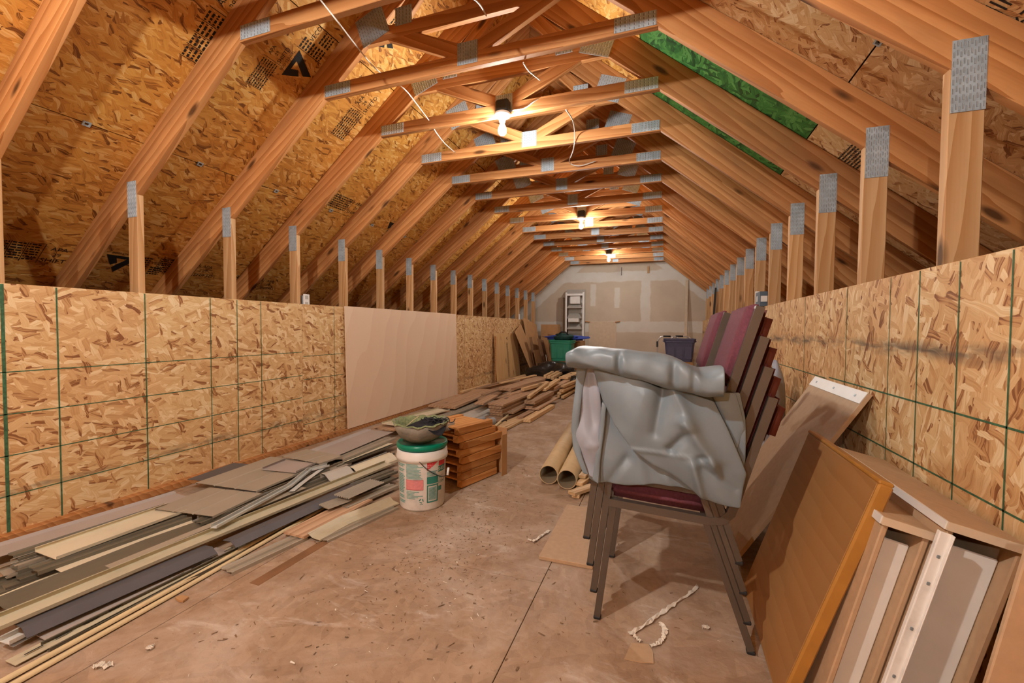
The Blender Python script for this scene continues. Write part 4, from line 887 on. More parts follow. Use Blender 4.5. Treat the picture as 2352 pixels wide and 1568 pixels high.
for i in range(int(L / .075)):
    p = a_ + dd * (.03 + .075 * i); o = len(vs); vs += [p - ss * .003, p + dd * .045 - ss * .003, p + dd * .045 + ss * .003, p + ss * .003]; fs.append([o, o + 1, o + 2, o + 3])
ns = mesh_obj('nail_slots', [v + Vector((0, 0, .0035)) for v in vs], fs, 'gap', None); ns.parent = sl; ns.matrix_parent_inverse = sl.matrix_basis.inverted(); ns['kind'] = 'stuff'
for lb, u in (('front pale yellow half-round trim lying across the floor edge of the pile', 8), ('rear pale yellow half-round trim lying across the floor edge of the pile', 0)):
    pass
strip('rear pale yellow half round trim at the floor edge of the pile', [(-1.844, 0.655, 0.006), (-1.865, 1.188, 0.006), (-1.928, 2.097, 0.006)], [(-1.865, 0.656, 0.006), (-1.886, 1.196, 0.006), (-1.957, 2.114, 0.006)], 'half', 'straw', .003, 'trim', 'half_round_trim', 'half round trims')
strip('front pale yellow half round trim at the floor edge of the pile', [(-1.799, 0.656, 0.006), (-1.823, 1.168, 0.006), (-1.877, 2.059, 0.006)], [(-1.820, 0.656, 0.006), (-1.843, 1.177, 0.006), (-1.903, 2.077, 0.006)], 'half', 'straw', .003, 'trim', 'half_round_trim', 'half round trims')
strip('short taupe siding piece on the floor in front of the yellow trims', [(-1.754, 1.309, 0.006), (-1.679, 1.644, 0.006)], [(-1.817, 1.325, 0.006), (-1.776, 1.711, 0.006)], 'lap', 'taupe')
strip('dusty brown plank under the vented panels', [(-1.684, 1.606, 0.030), (-1.662, 2.126, 0.030)], [(-1.821, 1.687, 0.030), (-1.799, 2.176, 0.030)], 'flat', 'brownboard', .012, 'plank', 'plank')
strip('light olive curved strip left of the bucket', [(-1.629, 1.660, 0.014), (-1.590, 1.852, 0.014), (-1.503, 2.145, 0.014)], [(-1.672, 1.682, 0.014), (-1.683, 1.926, 0.014), (-1.591, 2.267, 0.014)], 'cove', 'ivory')
strip('olive strip lowest on the floor beside the bucket', [(-1.574, 1.672, 0.003), (-1.475, 2.105, 0.003)], [(-1.637, 1.700, 0.003), (-1.541, 2.186, 0.003)], 'lap', 'taupe')
strip('ribbed taupe vent panel beside the bucket, upper one', [(-1.738, 2.026, 0.075), (-1.682, 2.298, 0.075)], [(-1.833, 2.012, 0.075), (-1.821, 2.330, 0.075)], 'rib', 'taupe', .002, 'vent panel', 'vent_panel', 'ribbed vent panels')
strip('ribbed taupe vent panel beside the bucket, small lower one', [(-1.776, 1.888, 0.050), (-1.736, 2.046, 0.050)], [(-1.861, 1.945, 0.050), (-1.820, 2.084, 0.050)], 'rib', 'taupe', .002, 'vent panel', 'vent_panel', 'ribbed vent panels')
strip('large dark taupe panel with a square cut end, nearest of the broad panels', [(-2.212, 1.488, 0.085), (-2.233, 1.821, 0.085)], [(-2.594, 1.593, 0.085), (-2.647, 1.904, 0.085)], 'panel', 'taupe')
strip('slate grey piece sticking out beside the wall plank', [(-2.740, 1.868, 0.080), (-2.770, 2.180, 0.080)], [(-2.921, 1.953, 0.080), (-2.972, 2.340, 0.080)], 'flat', 'slate')
strip('long dark taupe panel with two grooves, second of the broad panels', [(-2.258, 1.805, 0.095), (-2.340, 2.355, 0.095)], [(-2.792, 1.920, 0.095), (-2.778, 2.515, 0.095)], 'panel', 'taupe')
strip('small mauve square piece lying on the broad panels', [(-2.309, 2.140, 0.103), (-2.318, 2.337, 0.103)], [(-2.570, 2.211, 0.103), (-2.609, 2.432, 0.103)], 'chan', 'mauve')
strip('short taupe panel, third of the broad panels', [(-2.309, 2.327, 0.110), (-2.278, 2.511, 0.110)], [(-2.674, 2.476, 0.110), (-2.662, 2.712, 0.110)], 'panel', 'taupe')
strip('broad mauve panel with a white ridge, behind the taupe panels', [(-2.357, 2.562, 0.090), (-2.395, 3.314, 0.090)], [(-2.668, 2.719, 0.090), (-2.725, 3.503, 0.090)], 'ridge', 'mauve')
strip('taupe strip between the mauve panel and the bucket', [(-2.282, 2.546, 0.070), (-2.275, 3.211, 0.070)], [(-2.396, 2.641, 0.070), (-2.423, 3.372, 0.070)], 'lap', 'taupe')
strip('dark strip under the mauve panel near the bucket', [(-2.256, 2.452, 0.050), (-2.194, 3.109, 0.050)], [(-2.355, 2.542, 0.050), (-2.328, 3.272, 0.050)], 'chan', 'olive')
for i, (d_) in enumerate(((0, 0), (10, 9), (20, 18))):
    pass
strip('dark siding strip behind the white flexible trim, first of three', [(-2.161, 1.551, 0.050), (-2.050, 2.893, 0.050)], [(-2.227, 1.580, 0.050), (-2.140, 2.990, 0.050)], 'lap', 'olive')
strip('dark siding strip behind the white flexible trim, second of three', [(-2.242, 1.541, 0.055), (-2.183, 2.547, 0.055)], [(-2.315, 1.569, 0.055), (-2.270, 2.624, 0.055)], 'chan', 'taupe')
strip('dark siding strip behind the white flexible trim, third of three', [(-2.233, 1.501, 0.060), (-2.180, 2.369, 0.060)], [(-2.287, 1.523, 0.060), (-2.263, 2.437, 0.060)], 'lap', 'olive')
strip('bent white flexible trim looping over the siding', [(-2.074, 1.476, 0.075), (-2.121, 1.739, 0.075), (-2.163, 2.013, 0.075), (-2.277, 2.295, 0.075), (-2.254, 2.433, 0.075)], [(-2.072, 1.459, 0.100), (-2.128, 1.729, 0.100), (-2.187, 2.010, 0.100), (-2.315, 2.288, 0.100), (-2.251, 2.413, 0.100)], 'chan', 'vinylwhite', .002, 'trim', 'flexible_trim')
strip('thin white trim beside the bent one', [(-2.102, 1.969, 0.080), (-2.160, 2.119, 0.080), (-2.252, 2.397, 0.080)], [(-2.140, 1.992, 0.080), (-2.198, 2.138, 0.080), (-2.298, 2.421, 0.080)], 'flat', 'vinylwhite', .002, 'trim', 'flexible_trim')
strip('short silver ogee gutter piece with its profile towards the viewer', [(-2.066, 2.213, 0.060), (-2.021, 2.391, 0.060)], [(-2.164, 2.291, 0.060), (-2.126, 2.489, 0.060)], 'ogee', 'greyvinyl', .003)
strip('cream ogee gutter piece left of the bucket lid', [(-1.996, 2.397, 0.055), (-1.944, 2.771, 0.055)], [(-2.094, 2.487, 0.055), (-2.051, 2.900, 0.055)], 'ogee', 'cream', .003)
strip('thin brown strip flat on the floor in front of the pile', [(-1.579, 1.299, 0.001), (-1.562, 1.694, 0.001)], [(-1.625, 1.301, 0.001), (-1.620, 1.691, 0.001)], 'flat', 'carddark', .001, 'paper strip', 'floor_strip')  # flat brown line on the floor, drawn as a thin sheet
strip('cream vented strip behind the bucket', [(-2.541, 3.509, 0.100), (-2.396, 4.408, 0.100)], [(-2.662, 3.706, 0.110), (-2.549, 4.646, 0.110)], 'chan', 'cream')
strip('brown board edge under the cream vented strip', [(-2.519, 3.417, 0.080), (-2.382, 4.467, 0.080)], [(-2.676, 3.630, 0.080), (-2.705, 4.728, 0.080)], 'flat', 'brownboard', .012, 'plank', 'plank')
strip('taupe strip behind the tray stack, rear one', [(-2.370, 3.556, 0.070), (-2.241, 5.136, 0.070)], [(-2.517, 3.739, 0.070), (-2.429, 5.387, 0.070)], 'lap', 'taupe')
strip('dark strip behind the tray stack, middle one', [(-2.239, 3.468, 0.060), (-2.129, 4.976, 0.060)], [(-2.394, 3.630, 0.060), (-2.298, 5.209, 0.060)], 'chan', 'olive')
strip('pale grey gutter strip behind the tray stack', [(-2.050, 3.425, 0.055), (-2.016, 4.805, 0.055)], [(-2.219, 3.511, 0.060), (-2.192, 5.080, 0.060)], 'ogee', 'greyvinyl')
strip('pale grey strip lying under the gutter strip behind the tray stack', [(-1.962, 3.430, 0.030), (-1.905, 4.647, 0.030)], [(-2.097, 3.544, 0.030), (-2.064, 4.864, 0.030)], 'lap', 'greyvinyl')
strip('taupe strip between the white flexible trim and the ivory strip', [(-2.101, 1.754, 0.040), (-2.004, 2.800, 0.040)], [(-2.170, 1.790, 0.040), (-2.089, 2.889, 0.040)], 'lap', 'taupe')
strip('thin cream strip edge between the dark strips near the bucket', [(-2.270, 2.519, 0.060), (-2.236, 3.143, 0.060)], [(-2.312, 2.557, 0.060), (-2.286, 3.201, 0.060)], 'flat', 'cream')
strip('olive strip left of the bucket under the ivory strip, upper one', [(-1.837, 2.214, 0.050), (-1.778, 2.534, 0.050)], [(-1.915, 2.283, 0.050), (-1.850, 2.626, 0.050)], 'lap', 'olive')
strip('olive strip left of the bucket under the ivory strip, lower one', [(-1.786, 2.167, 0.035), (-1.728, 2.468, 0.035)], [(-1.859, 2.232, 0.035), (-1.796, 2.554, 0.035)], 'chan', 'olive')
strip('olive strip left of the bucket just above the light curved strip', [(-1.721, 1.970, 0.025), (-1.650, 2.355, 0.025)], [(-1.792, 2.022, 0.025), (-1.721, 2.447, 0.025)], 'lap', 'taupe')
strip('thin olive strip on the floor behind the slotted strip', [(-1.895, 0.789, 0.004), (-1.856, 1.455, 0.004)], [(-1.937, 0.794, 0.004), (-1.919, 1.483, 0.004)], 'chan', 'olive')
strip('narrow taupe strip on top of the dark coved strip', [(-2.162, 1.092, 0.068), (-2.103, 2.063, 0.068)], [(-2.197, 1.103, 0.068), (-2.157, 2.098, 0.068)], 'flat', 'taupe')
# ------------------------------------------------------------------ lumber heap
def plank(label, a, b, w, t, mat, cat='board', name='board'):
    a = Vector(a); b = Vector(b); dz = Vector((0, 0, t / 2)); return tag(board(name, a - dz, b - dz, w, t, mat), label, cat, 'boards in the lumber heap')
HB = 'brownboard'
plank('broad brown board with a square end, lowest at the left of the heap', (-2.514, 4.604, 0.130), (-2.552, 6.011, 0.150), .30, .03, HB)
plank('brown board under the broad one, its end showing just below', (-2.457, 4.607, 0.070), (-2.551, 6.182, 0.080), .28, .03, HB)
plank('small dark board end against the plywood sheet', (-2.919, 4.987, 0.050), (-2.995, 5.926, 0.050), .08, .03, HB)
plank('long brown board along the wall behind the broad board', (-2.812, 5.564, 0.100), (-2.548, 8.144, 0.140), .10, .03, HB)
plank('second long brown board along the wall behind the broad board', (-2.633, 5.452, 0.090), (-2.483, 7.286, 0.120), .12, .025, HB)
plank('third long brown board along the wall, closest to the yellow plywood offcut', (-2.925, 6.382, 0.060), (-2.753, 9.121, 0.100), .14, .03, 'board')
plank('brown board with a chamfered end between two wide boards', (-2.173, 5.034, 0.170), (-2.201, 5.526, 0.190), .18, .028, HB)
plank('upper wide brown board crossing the heap, orange cut end', (-2.016, 5.373, 0.280), (-1.843, 6.460, 0.300), .19, .04, HB)
plank('short brown offcut below the crossing board', (-1.955, 5.553, 0.200), (-1.980, 6.011, 0.200), .08, .03, HB)
plank('pale narrow batten lying over the heap, square end', (-1.808, 5.490, 0.270), (-1.634, 6.127, 0.300), .05, .04, 'board', 'batten', 'batten')
plank('pale thin batten sloping down to the right of the heap', (-1.605, 5.120, 0.230), (-1.614, 6.079, 0.300), .045, .035, 'board', 'batten', 'batten')
plank('tan board beside the sloping batten', (-1.592, 5.763, 0.240), (-1.624, 6.766, 0.270), .08, .035, 'board')
plank('dark weathered board topping the layered stack', (-1.845, 4.606, 0.200), (-1.727, 6.059, 0.220), .20, .025, HB)
for k in range(5): plank('brown board, %s in the layered stack under the dark board' % ['first down', 'second down', 'third down', 'fourth down', 'lowest'][k], (-1.845, 4.606, 0.200), (-1.727, 6.059, 0.220), .17 - .004 * k, .026, HB) if False else None
a0, b0 = Vector((-1.845, 4.606, 0.200)), Vector((-1.727, 6.059, 0.220))
for k in range(5):
    o = Vector((.006 * (k % 2), -.02 + .015 * k, -.0285 * (k + 1))); plank('brown board, %s in the layered stack under the dark board' % ['first down', 'second down', 'third down', 'fourth down', 'lowest'][k], a0 + o, b0 + o, .165, .026, HB)
plank('brown stud lying right of the layered stack', (-1.594, 5.123, 0.170), (-1.547, 5.927, 0.190), .14, .045, HB)
plank('dark stud under the brown stud, right of the layered stack', (-1.631, 5.133, 0.100), (-1.593, 6.005, 0.120), .15, .04, HB)
plank('dark board crossing behind the brown stud', (-1.628, 6.311, 0.180), (-1.565, 7.510, 0.200), .11, .04, HB)
plank('tan board high on the heap next to the grey cover', (-1.646, 7.243, 0.240), (-1.575, 8.201, 0.260), .17, .035, 'board')
plank('dark board under the tan board next to the grey cover', (-1.560, 7.066, 0.160), (-1.521, 8.184, 0.180), .16, .04, HB)
for k, (du, dv, lb) in enumerate(((0, 0, 'left one'), (6, 2, 'middle one'), (12, 4, 'right one'))):
    pass
plank('pale stud of the bundle at the back of the heap, left one', (-1.932, 7.098, 0.280), (-2.015, 8.465, 0.280), .05, .05, 'board', 'stud', 'stud')
plank('pale stud of the bundle at the back of the heap, middle one', (-1.819, 6.902, 0.290), (-1.900, 8.198, 0.290), .05, .05, 'board', 'stud', 'stud')
plank('pale stud of the bundle at the back of the heap, right one', (-1.777, 6.972, 0.270), (-1.859, 8.249, 0.270), .05, .05, 'board', 'stud', 'stud')
plank('pale batten uppermost in the right hand bundle', (-1.484, 6.477, 0.200), (-1.392, 7.257, 0.220), .06, .03, 'board', 'batten', 'batten')
plank('pale batten second from the top in the right hand bundle', (-1.485, 6.421, 0.140), (-1.426, 7.206, 0.150), .07, .035, 'board', 'batten', 'batten')
plank('left pale batten in the bottom pair of the right hand bundle', (-1.533, 6.400, 0.060), (-1.522, 7.532, 0.060), .045, .04, 'board', 'batten', 'batten')
plank('right pale batten in the bottom pair of the right hand bundle', (-1.452, 6.342, 0.060), (-1.428, 7.448, 0.060), .045, .04, 'board', 'batten', 'batten')
plank('pale batten in the middle layer of the right hand bundle', (-1.521, 6.406, 0.100), (-1.484, 7.348, 0.100), .06, .035, 'board', 'batten', 'batten')
plank('flat grey brown board under the studs at the right of the heap', (-1.579, 5.110, 0.080), (-1.559, 6.075, 0.080), .22, .018, HB)
plank('pale batten tied with string at the floor edge of the heap', (-1.473, 4.637, 0.050), (-1.442, 5.645, 0.050), .09, .045, 'board', 'batten', 'batten')
plank('brown batten behind the string tied one', (-1.585, 4.722, 0.050), (-1.539, 5.407, 0.060), .08, .04, HB, 'batten', 'batten')
plank('long thin batten pointing at the tray stack', (-1.576, 4.082, 0.030), (-1.528, 4.743, 0.030), .03, .025, 'board', 'batten', 'batten')
plank('flat tan board behind the long thin batten', (-1.672, 4.302, 0.020), (-1.602, 4.955, 0.020), .13, .018, 'board')
plank('dark board on the floor under the heap', (-1.869, 4.432, 0.040), (-1.752, 5.511, 0.040), .25, .03, HB)
plank('brown board deep in the middle of the heap', (-2.143, 5.542, 0.100), (-2.033, 7.718, 0.100), .3, .03, HB)
plank('brown board at the back of the heap by the cardboard', (-2.454, 7.202, 0.100), (-2.445, 9.352, 0.120), .35, .03, HB)
plank('wide tan board at the back of the heap under the stud bundle', (-2.281, 7.293, 0.160), (-2.099, 9.489, 0.180), .35, .03, HB)
plank('brown board at the bottom right of the heap', (-1.661, 6.064, 0.050), (-1.580, 7.900, 0.060), .2, .04, HB)
plank('thin strip of wood on top of the boards by the wall, first of four', (-2.806, 5.663, 0.150), (-2.709, 6.507, 0.170), .05, .02, 'board', 'batten', 'batten')
plank('thin strip of wood on top of the boards by the wall, second of four', (-2.693, 5.953, 0.170), (-2.564, 7.278, 0.180), .05, .022, HB, 'batten', 'batten')
plank('thin strip of wood on top of the boards by the wall, third of four', (-2.265, 5.217, 0.200), (-2.202, 6.019, 0.220), .06, .022, HB, 'batten', 'batten')
plank('thin strip of wood on top of the boards by the wall, fourth of four', (-2.556, 6.607, 0.180), (-2.315, 7.814, 0.200), .06, .022, 'board', 'batten', 'batten')
plank('chamfered brown offcut tilted over the broad board', (-2.093, 4.693, 0.180), (-2.093, 5.177, 0.210), .12, .024, HB)
plank('narrow brown board between the wide crossing board and the pale batten', (-1.910, 5.221, 0.220), (-1.709, 6.137, 0.250), .08, .03, HB)
plank('pale board end left of the bottom pair in the right hand bundle', (-1.560, 6.236, 0.030), (-1.542, 7.262, 0.040), .06, .03, 'board')
plank('grey brown board bridging the dark hollow of the heap', (-1.751, 4.746, 0.090), (-1.686, 5.594, 0.120), .16, .022, HB)
for lb, a, b, r in (('pale blue grey pipe behind the tray stack, nearer one', (-1.786, 4.028, 0.060), (-1.771, 4.347, 0.060), .042), ('pale blue grey pipe behind the tray stack, farther one', (-1.929, 4.101, 0.060), (-1.905, 4.392, 0.060), .035)):
    tag(tube('pipe', [a, b], r, 'pvc', None, 18), lb, 'pipe', 'short grey pipes')
tag(tube('stake', [(-1.690, 4.161, 0.030), (-1.739, 4.743, 0.050)], .014, 'straw', None, 8), 'yellowish round stake with a dark tie beside the grey pipes', 'stake')
tag(tube('tie_wire', [(-1.683, 4.383, 0.050), (-1.663, 4.412, 0.065), (-1.645, 4.446, 0.050)], .006, 'blackplastic', None, 6), 'dark tie around the yellowish stake', 'tie')

# ------------------------------------------------------------------ sheets leaning on the left wall
def lean(name, label, cat, ya, yb, xb, xt, h, th, mat, z0=.0, skew=0, group=None):
    """sheet standing on its lower edge at x=xb, its top touching x=xt"""
    a = Vector((xb, ya, z0)); u = Vector((0, yb - ya, 0)); v = Vector((xt - xb, skew, 0)); v.z = math.sqrt(max(.01, h * h - v.x ** 2 - v.y ** 2))
    n = u.cross(v).normalized(); F = frame(a + u / 2 + v / 2, v, n); w = (yb - ya)
    return tag(link(name, mat_mesh(box_mesh(h, w, th, .001), mat), None, None, F), label, cat, group)
lean('plywood_sheet', 'smooth pinkish plywood sheet leaning flat against the left wall', 'plywood', 3.52, 5.955, -3.02, -3.054, 1.245, .012, 'ply', .044)
o = lean('plywood_offcut', 'yellow plywood offcut with stamped black lettering, leaning on the left wall past the big sheet', 'board', 7.50, 8.85, -2.97, -3.05, .94, .012, 'sheathing', .044)
vs, fs = stamp_mesh([('t', 'A', .36, 0, .11)] + [x for q in range(3) for x in lines_block(-.42, .06 - q * .035, .70, .028, 1, rg)])
s2 = mesh_obj('ink_stamp', vs, fs, 'ink', None, None); s2.parent = o; s2.location = (0, 0, .008)
if (o.matrix_world.to_3x3() @ Vector((0, 0, 1))).x < 0: s2.rotation_euler = (math.pi, 0, 0); s2.location = (0, 0, -.008)
tag(block('edge_strip', (-3.0, 7.47, .48), (.02, .03, .9), 'rafter'), 'dark green edged lath standing left of the yellow plywood offcut', 'lath')
CB = 'cardboard sheet leaning on the left wall, '
lean('cardboard_sheet', CB + 'tallest at the back', 'cardboard', 8.95, 9.9, -2.72, -3.00, 1.29, .006, 'card', 0, .2, 'leaning cardboard sheets')
lean('cardboard_sheet', CB + 'tilted one in front of the tallest', 'cardboard', 8.75, 9.35, -2.62, -2.98, 1.18, .006, 'card', .02, -.35, 'leaning cardboard sheets')
lean('cardboard_sheet', CB + 'dark edge nearest the yellow plywood', 'cardboard', 8.87, 9.05, -2.62, -2.76, .90, .006, 'carddark', 0, -.05, 'leaning cardboard sheets')
lean('cardboard_sheet', CB + 'dark one standing beside the aluminium strip', 'cardboard', 9.3, 9.8, -2.52, -2.75, .86, .006, 'carddark', 0, .1, 'leaning cardboard sheets')
lean('cardboard_sheet', CB + 'narrow dark one next to the green tote', 'cardboard', 9.5, 10.0, -2.42, -2.55, .95, .006, 'carddark', 0, .06, 'leaning cardboard sheets')
lean('cardboard_sheet', CB + 'low light one in front of the others', 'cardboard', 8.8, 9.2, -2.52, -2.66, .62, .006, 'card', 0, .0, 'leaning cardboard sheets')
tag(board('metal_strip', (-2.36, 9.0, .05), (-2.46, 9.1, .50), .05, .015, 'alu', None, (1, 0, 0)), 'bright aluminium strip standing among the cardboard', 'metal strip')

# ------------------------------------------------------------------ far end: totes, boxes, shelf, walker, hatch
def carton(label, x0, x1, y0, y1, z0, z1, mat='card', flaps=True):
    t = empty('cardboard_box', ((x0 + x1) / 2, (y0 + y1) / 2, z0), label, 'box'); w = .006
    for (c, s) in ((((x0 + x1) / 2, y0 + w / 2, (z0 + z1) / 2), (x1 - x0, w, z1 - z0)), (((x0 + x1) / 2, y1 - w / 2, (z0 + z1) / 2), (x1 - x0, w, z1 - z0)), ((x0 + w / 2, (y0 + y1) / 2, (z0 + z1) / 2), (w, y1 - y0 - 2 * w, z1 - z0)), ((x1 - w / 2, (y0 + y1) / 2, (z0 + z1) / 2), (w, y1 - y0 - 2 * w, z1 - z0))): block('side', c, s, mat, t, bev=.001)
    for q in (0, 1): block('top_flap', ((x0 + x1) / 2, y0 + (y1 - y0) * (.25 + .5 * q), z1 + .003), (x1 - x0, (y1 - y0) / 2 - .004, .005), mat, t, bev=.001)
    block('bottom', ((x0 + x1) / 2, (y0 + y1) / 2, z0 + .004), (x1 - x0 - .014, y1 - y0 - .014, .006), mat, t, bev=.001)
    return t
carton('orange brown cardboard box behind the green tote', -2.38, -1.72, 9.15, 9.75, 0, .80)
carton('cardboard box standing behind, against the drywall at the left', -2.92, -2.50, 10.30, 10.6, 0, 1.17)
carton('dark low cardboard box carrying the green tote', -2.2, -1.72, 8.42, 8.85, 0, .42, 'carddark')
carton('cardboard box under the navy tote', 0, .5, 8.9, 9.3, 0, .44, 'card')
def tote(label, cx, cy, z, w, d, h, mat):
    t = empty('storage_tote', (cx, cy, z), label, 'storage tote'); w2, d2 = w * .84, d * .84
    vs = []; fs = []; rings = [(w2, d2, 0), (w2 + (w - w2) * .8, d2 + (d - d2) * .8, h * .82), (w + .012, d + .012, h * .84), (w + .012, d + .012, h * .90), (w + .03, d + .03, h * .93), (w + .035, d + .035, h), (w - .01, d - .01, h), (w2 - .02, d2 - .02, .01)]
    for (a, b, zz) in rings:
        r = .04
        for (sx, sy) in ((-1, -1), (1, -1), (1, 1), (-1, 1)):
            pts = [(sx * (a / 2 - r), sy * b / 2), (sx * a / 2, sy * (b / 2 - r))]
            if sx * sy > 0: pts = pts if (sx < 0) == (sy < 0) and False else pts
            if (sx, sy) in ((-1, -1), (1, 1)): pts = pts[::-1]
            vs += [(p[0], p[1], zz) for p in pts]
    k = 8
    for i in range(len(rings) - 1): fs += [[i * k + j, i * k + (j + 1) % k, (i + 1) * k + (j + 1) % k, (i + 1) * k + j] for j in range(k)]
    fs += [list(range(k))[::-1], list(range((len(rings) - 1) * k, len(rings) * k))]
    mesh_obj('bin', vs, fs, mat, t, Matrix.Translation((cx, cy, z)))
    for q in (-.28, 0, .28): block('rib', (cx + q * w, cy - d * .455, z + h * .42), (w * .22, .012, h * .6), mat, t)
    block('handle', (cx - w / 2 - .015, cy, z + h * .88), (.03, .12, .02), mat, t); block('handle', (cx + w / 2 + .015, cy, z + h * .88), (.03, .12, .02), mat, t)
    return t
tote('green plastic storage tote with a blue cloth on top', -1.99, 8.62, .425, .46, .38, .42, 'greentote')
tote('navy blue storage tote in front of the walker', .255, 9.1, .448, .56, .40, .445, 'bluetote')
blob('blue_cloth', (-2.02, 9.0, .875), (.42, .2, .07), 'bluecloth', None, 3, .25); tag(bpy.data.objects['blue_cloth'], 'crumpled blue cloth on the box behind the green tote', 'cloth')
tag(blob('green_bag', (-1.97, 8.62, .90), (.20, .17, .085), 'darkgreen', None, 6, .2), 'dark green bag lying in the top of the green tote', 'bag')
tag(tube('bag_strap', [(-2.08, 8.56, .93), (-2.0, 8.54, 1.0), (-1.9, 8.54, 1.0), (-1.84, 8.58, .92)], .014, 'rubber', None, 8, subdiv=4), 'black strap looped over the dark green bag', 'strap')
tag(blob('black_bag', (-2.02, 8.08, .20), (.44, .27, .24), 'blackbag', None, 5, .3, 28, 18), 'shiny black plastic bag slumped in front of the green tote', 'bag')
tag(blob('black_bag', (-1.40, 7.45, .11), (.26, .22, .14), 'blackbag', None, 9, .35, 28, 18), 'smaller black plastic bag by the grey cover', 'bag')
# walker
wk = empty('folding_walker', (.16, 9.75, 0), 'aluminium folding walker with black grips behind the navy tote', 'walker')
for x0, x1, yy in ((-.15, .26, 9.62), (.10, .50, 9.90)):
    tube('side_frame', [(x0 - .03, yy, .0), (x0 - .01, yy, .70), (x0, yy, .84), (x0 + .05, yy, .91), (x0 + .11, yy, .925), (x1 - .11, yy, .925), (x1 - .05, yy, .90), (x1, yy, .82), (x1 + .02, yy, 0)], .014, 'alu', wk, 10, subdiv=3)
    tube('grip', [(x0 + .10, yy, .926), (x0 + .25, yy, .926)], .019, 'rubber', wk, 10)
    tube('cross_tube', [(x0, yy, .45), (x1, yy, .45)], .011, 'alu', wk, 8)
block('leg_clip', (-.165, 9.6, .76), (.04, .05, .12), 'blackplastic', wk)
# shelf rack with slanted shelves
sh = empty('shelf_rack', (-2.13, 10.7, 0), 'narrow white shelf rack with slanted shelves and a brown side, against the drywall', 'shelf')
x0, x1, yb, yf = -2.36, -1.93, 10.9, 10.62
for x in (x0, x1): block('upright', (x, yf, .99), (.045, .03, 1.98), 'white', sh)
block('side_panel', (x0 - .06, 10.80, .94), (.012, .27, 1.84), 'sidebrown', sh, -.35)
block('back_board', ((x0 + x1) / 2, yb - .01, .99), (x1 - x0, .012, 1.95), 'shelfgrey', sh)
for z in (.55, .88, 1.13, 1.40, 1.66): link('shelf', mat_mesh(box_mesh(x1 - x0 - .05, .27, .018), 'shelfgrey'), None, sh, frame(((x0 + x1) / 2, (yf + yb) / 2, z), (1, 0, 0), (0, -.55, 1)))
link('sloping_top', mat_mesh(box_mesh(x1 - x0 + .05, .22, .02), 'shelfgrey'), None, sh, frame(((x0 + x1) / 2, (yf + yb) / 2 - .02, 1.99), (1, 0, 0), (0, -.8, 1))); block('header', ((x0 + x1) / 2, yf, 1.92), (x1 - x0, .028, .05), 'white', sh)
tag(block('white_box', (-2.15, 10.72, 1.80), (.24, .12, .20), 'white'), 'white carton standing on the upper shelf of the shelf rack', 'box')
tag(block('white_tray', (-2.17, 10.66, 1.285), (.26, .14, .09), 'white'), 'white flat box lying on the middle shelf of the shelf rack', 'box')
# access hatch with turn buttons
ht = empty('door_1', (-1.5, 10.94, .8), 'plain drywall access hatch held by two wooden turn buttons', None, None, 'structure')
block('hatch_panel', (-1.50, 10.943, .80), (.68, .012, .92), 'beige', ht)
for x, r in ((-1.87, .1), (-1.13, -.15)): link('turn_button', mat_mesh(box_mesh(.12, .05, .022), 'cedar'), None, ht, Matrix.Translation((x, 10.925, 1.255)) @ Matrix.Rotation(r, 4, 'Y'))
tag(board('wood_strip', (.425, 10.70, .0), (.45, 10.93, 2.24), .06, .022, 'beige', None, (0, -1, 0)), 'tall thin wood strip leaning on the drywall beside the walker', 'strip')
tag(board('steel_rod', (.70, 8.05, .0), (.805, 8.25, 1.80), .03, .03, 'blackplastic', None, (0, -1, 0)), 'dark straight rod leaning on the right knee wall near the far end', 'rod')
for x, w, h in ((-1.05, .012, .2), (-.42, .05, .17)): tag(board('hanging_strip', (x, 10.93, ZC - .02), (x, 10.93, ZC - .02 - h), w, .012, 'post' if w > .02 else 'blackplastic', None, (0, -1, 0)), 'short wood strip hanging at the top of the drywall' if w > .02 else 'thin dark wire hanging at the top of the drywall', 'strip')
# outlets
def outlet(label, x, y, z, mat, sgn):
    t = empty('outlet_box', (x, y, z), label, 'outlet'); block('cover_plate', (x, y, z), (.006, .07, .115), mat, t, bev=.002)
    block('box', (x - sgn * .022, y, z - .005), (.04, .06, .10), 'pvc', t)
    for dz in (-.028, .028): block('socket', (x + sgn * .004, y, z + dz), (.004, .034, .03), 'white' if mat != 'whitepl' else 'shelfgrey', t, bev=.001)
outlet('white outlet plate on top edge of the left wall by the fourth post', XL + .004, YT(3) + .06, 1.315, 'whitepl', 1)
t = empty('switch_box', (XR - .03, 4.35, 1.33), 'blue grey electrical box with a white label on the right wall top', 'electrical box')
block('box', (XR - .02, 4.36, 1.345), (.06, .20, .13), 'graybox', t); block('label_plate', (XR - .052, 4.38, 1.35), (.003, .04, .05), 'white', t); block('label_plate', (XR - .02, 4.255, 1.345), (.05, .003, .05), 'white', t); block('side_pipe', (XR - .03, 4.50, 1.345), (.03, .03, .17), 'whitepl', t)
tag(block('conduit_cap', (XL + .03, 9.0, 1.33), (.03, .03, .12), 'whitepl'), 'small white upright cap on the far left wall top', 'cap')

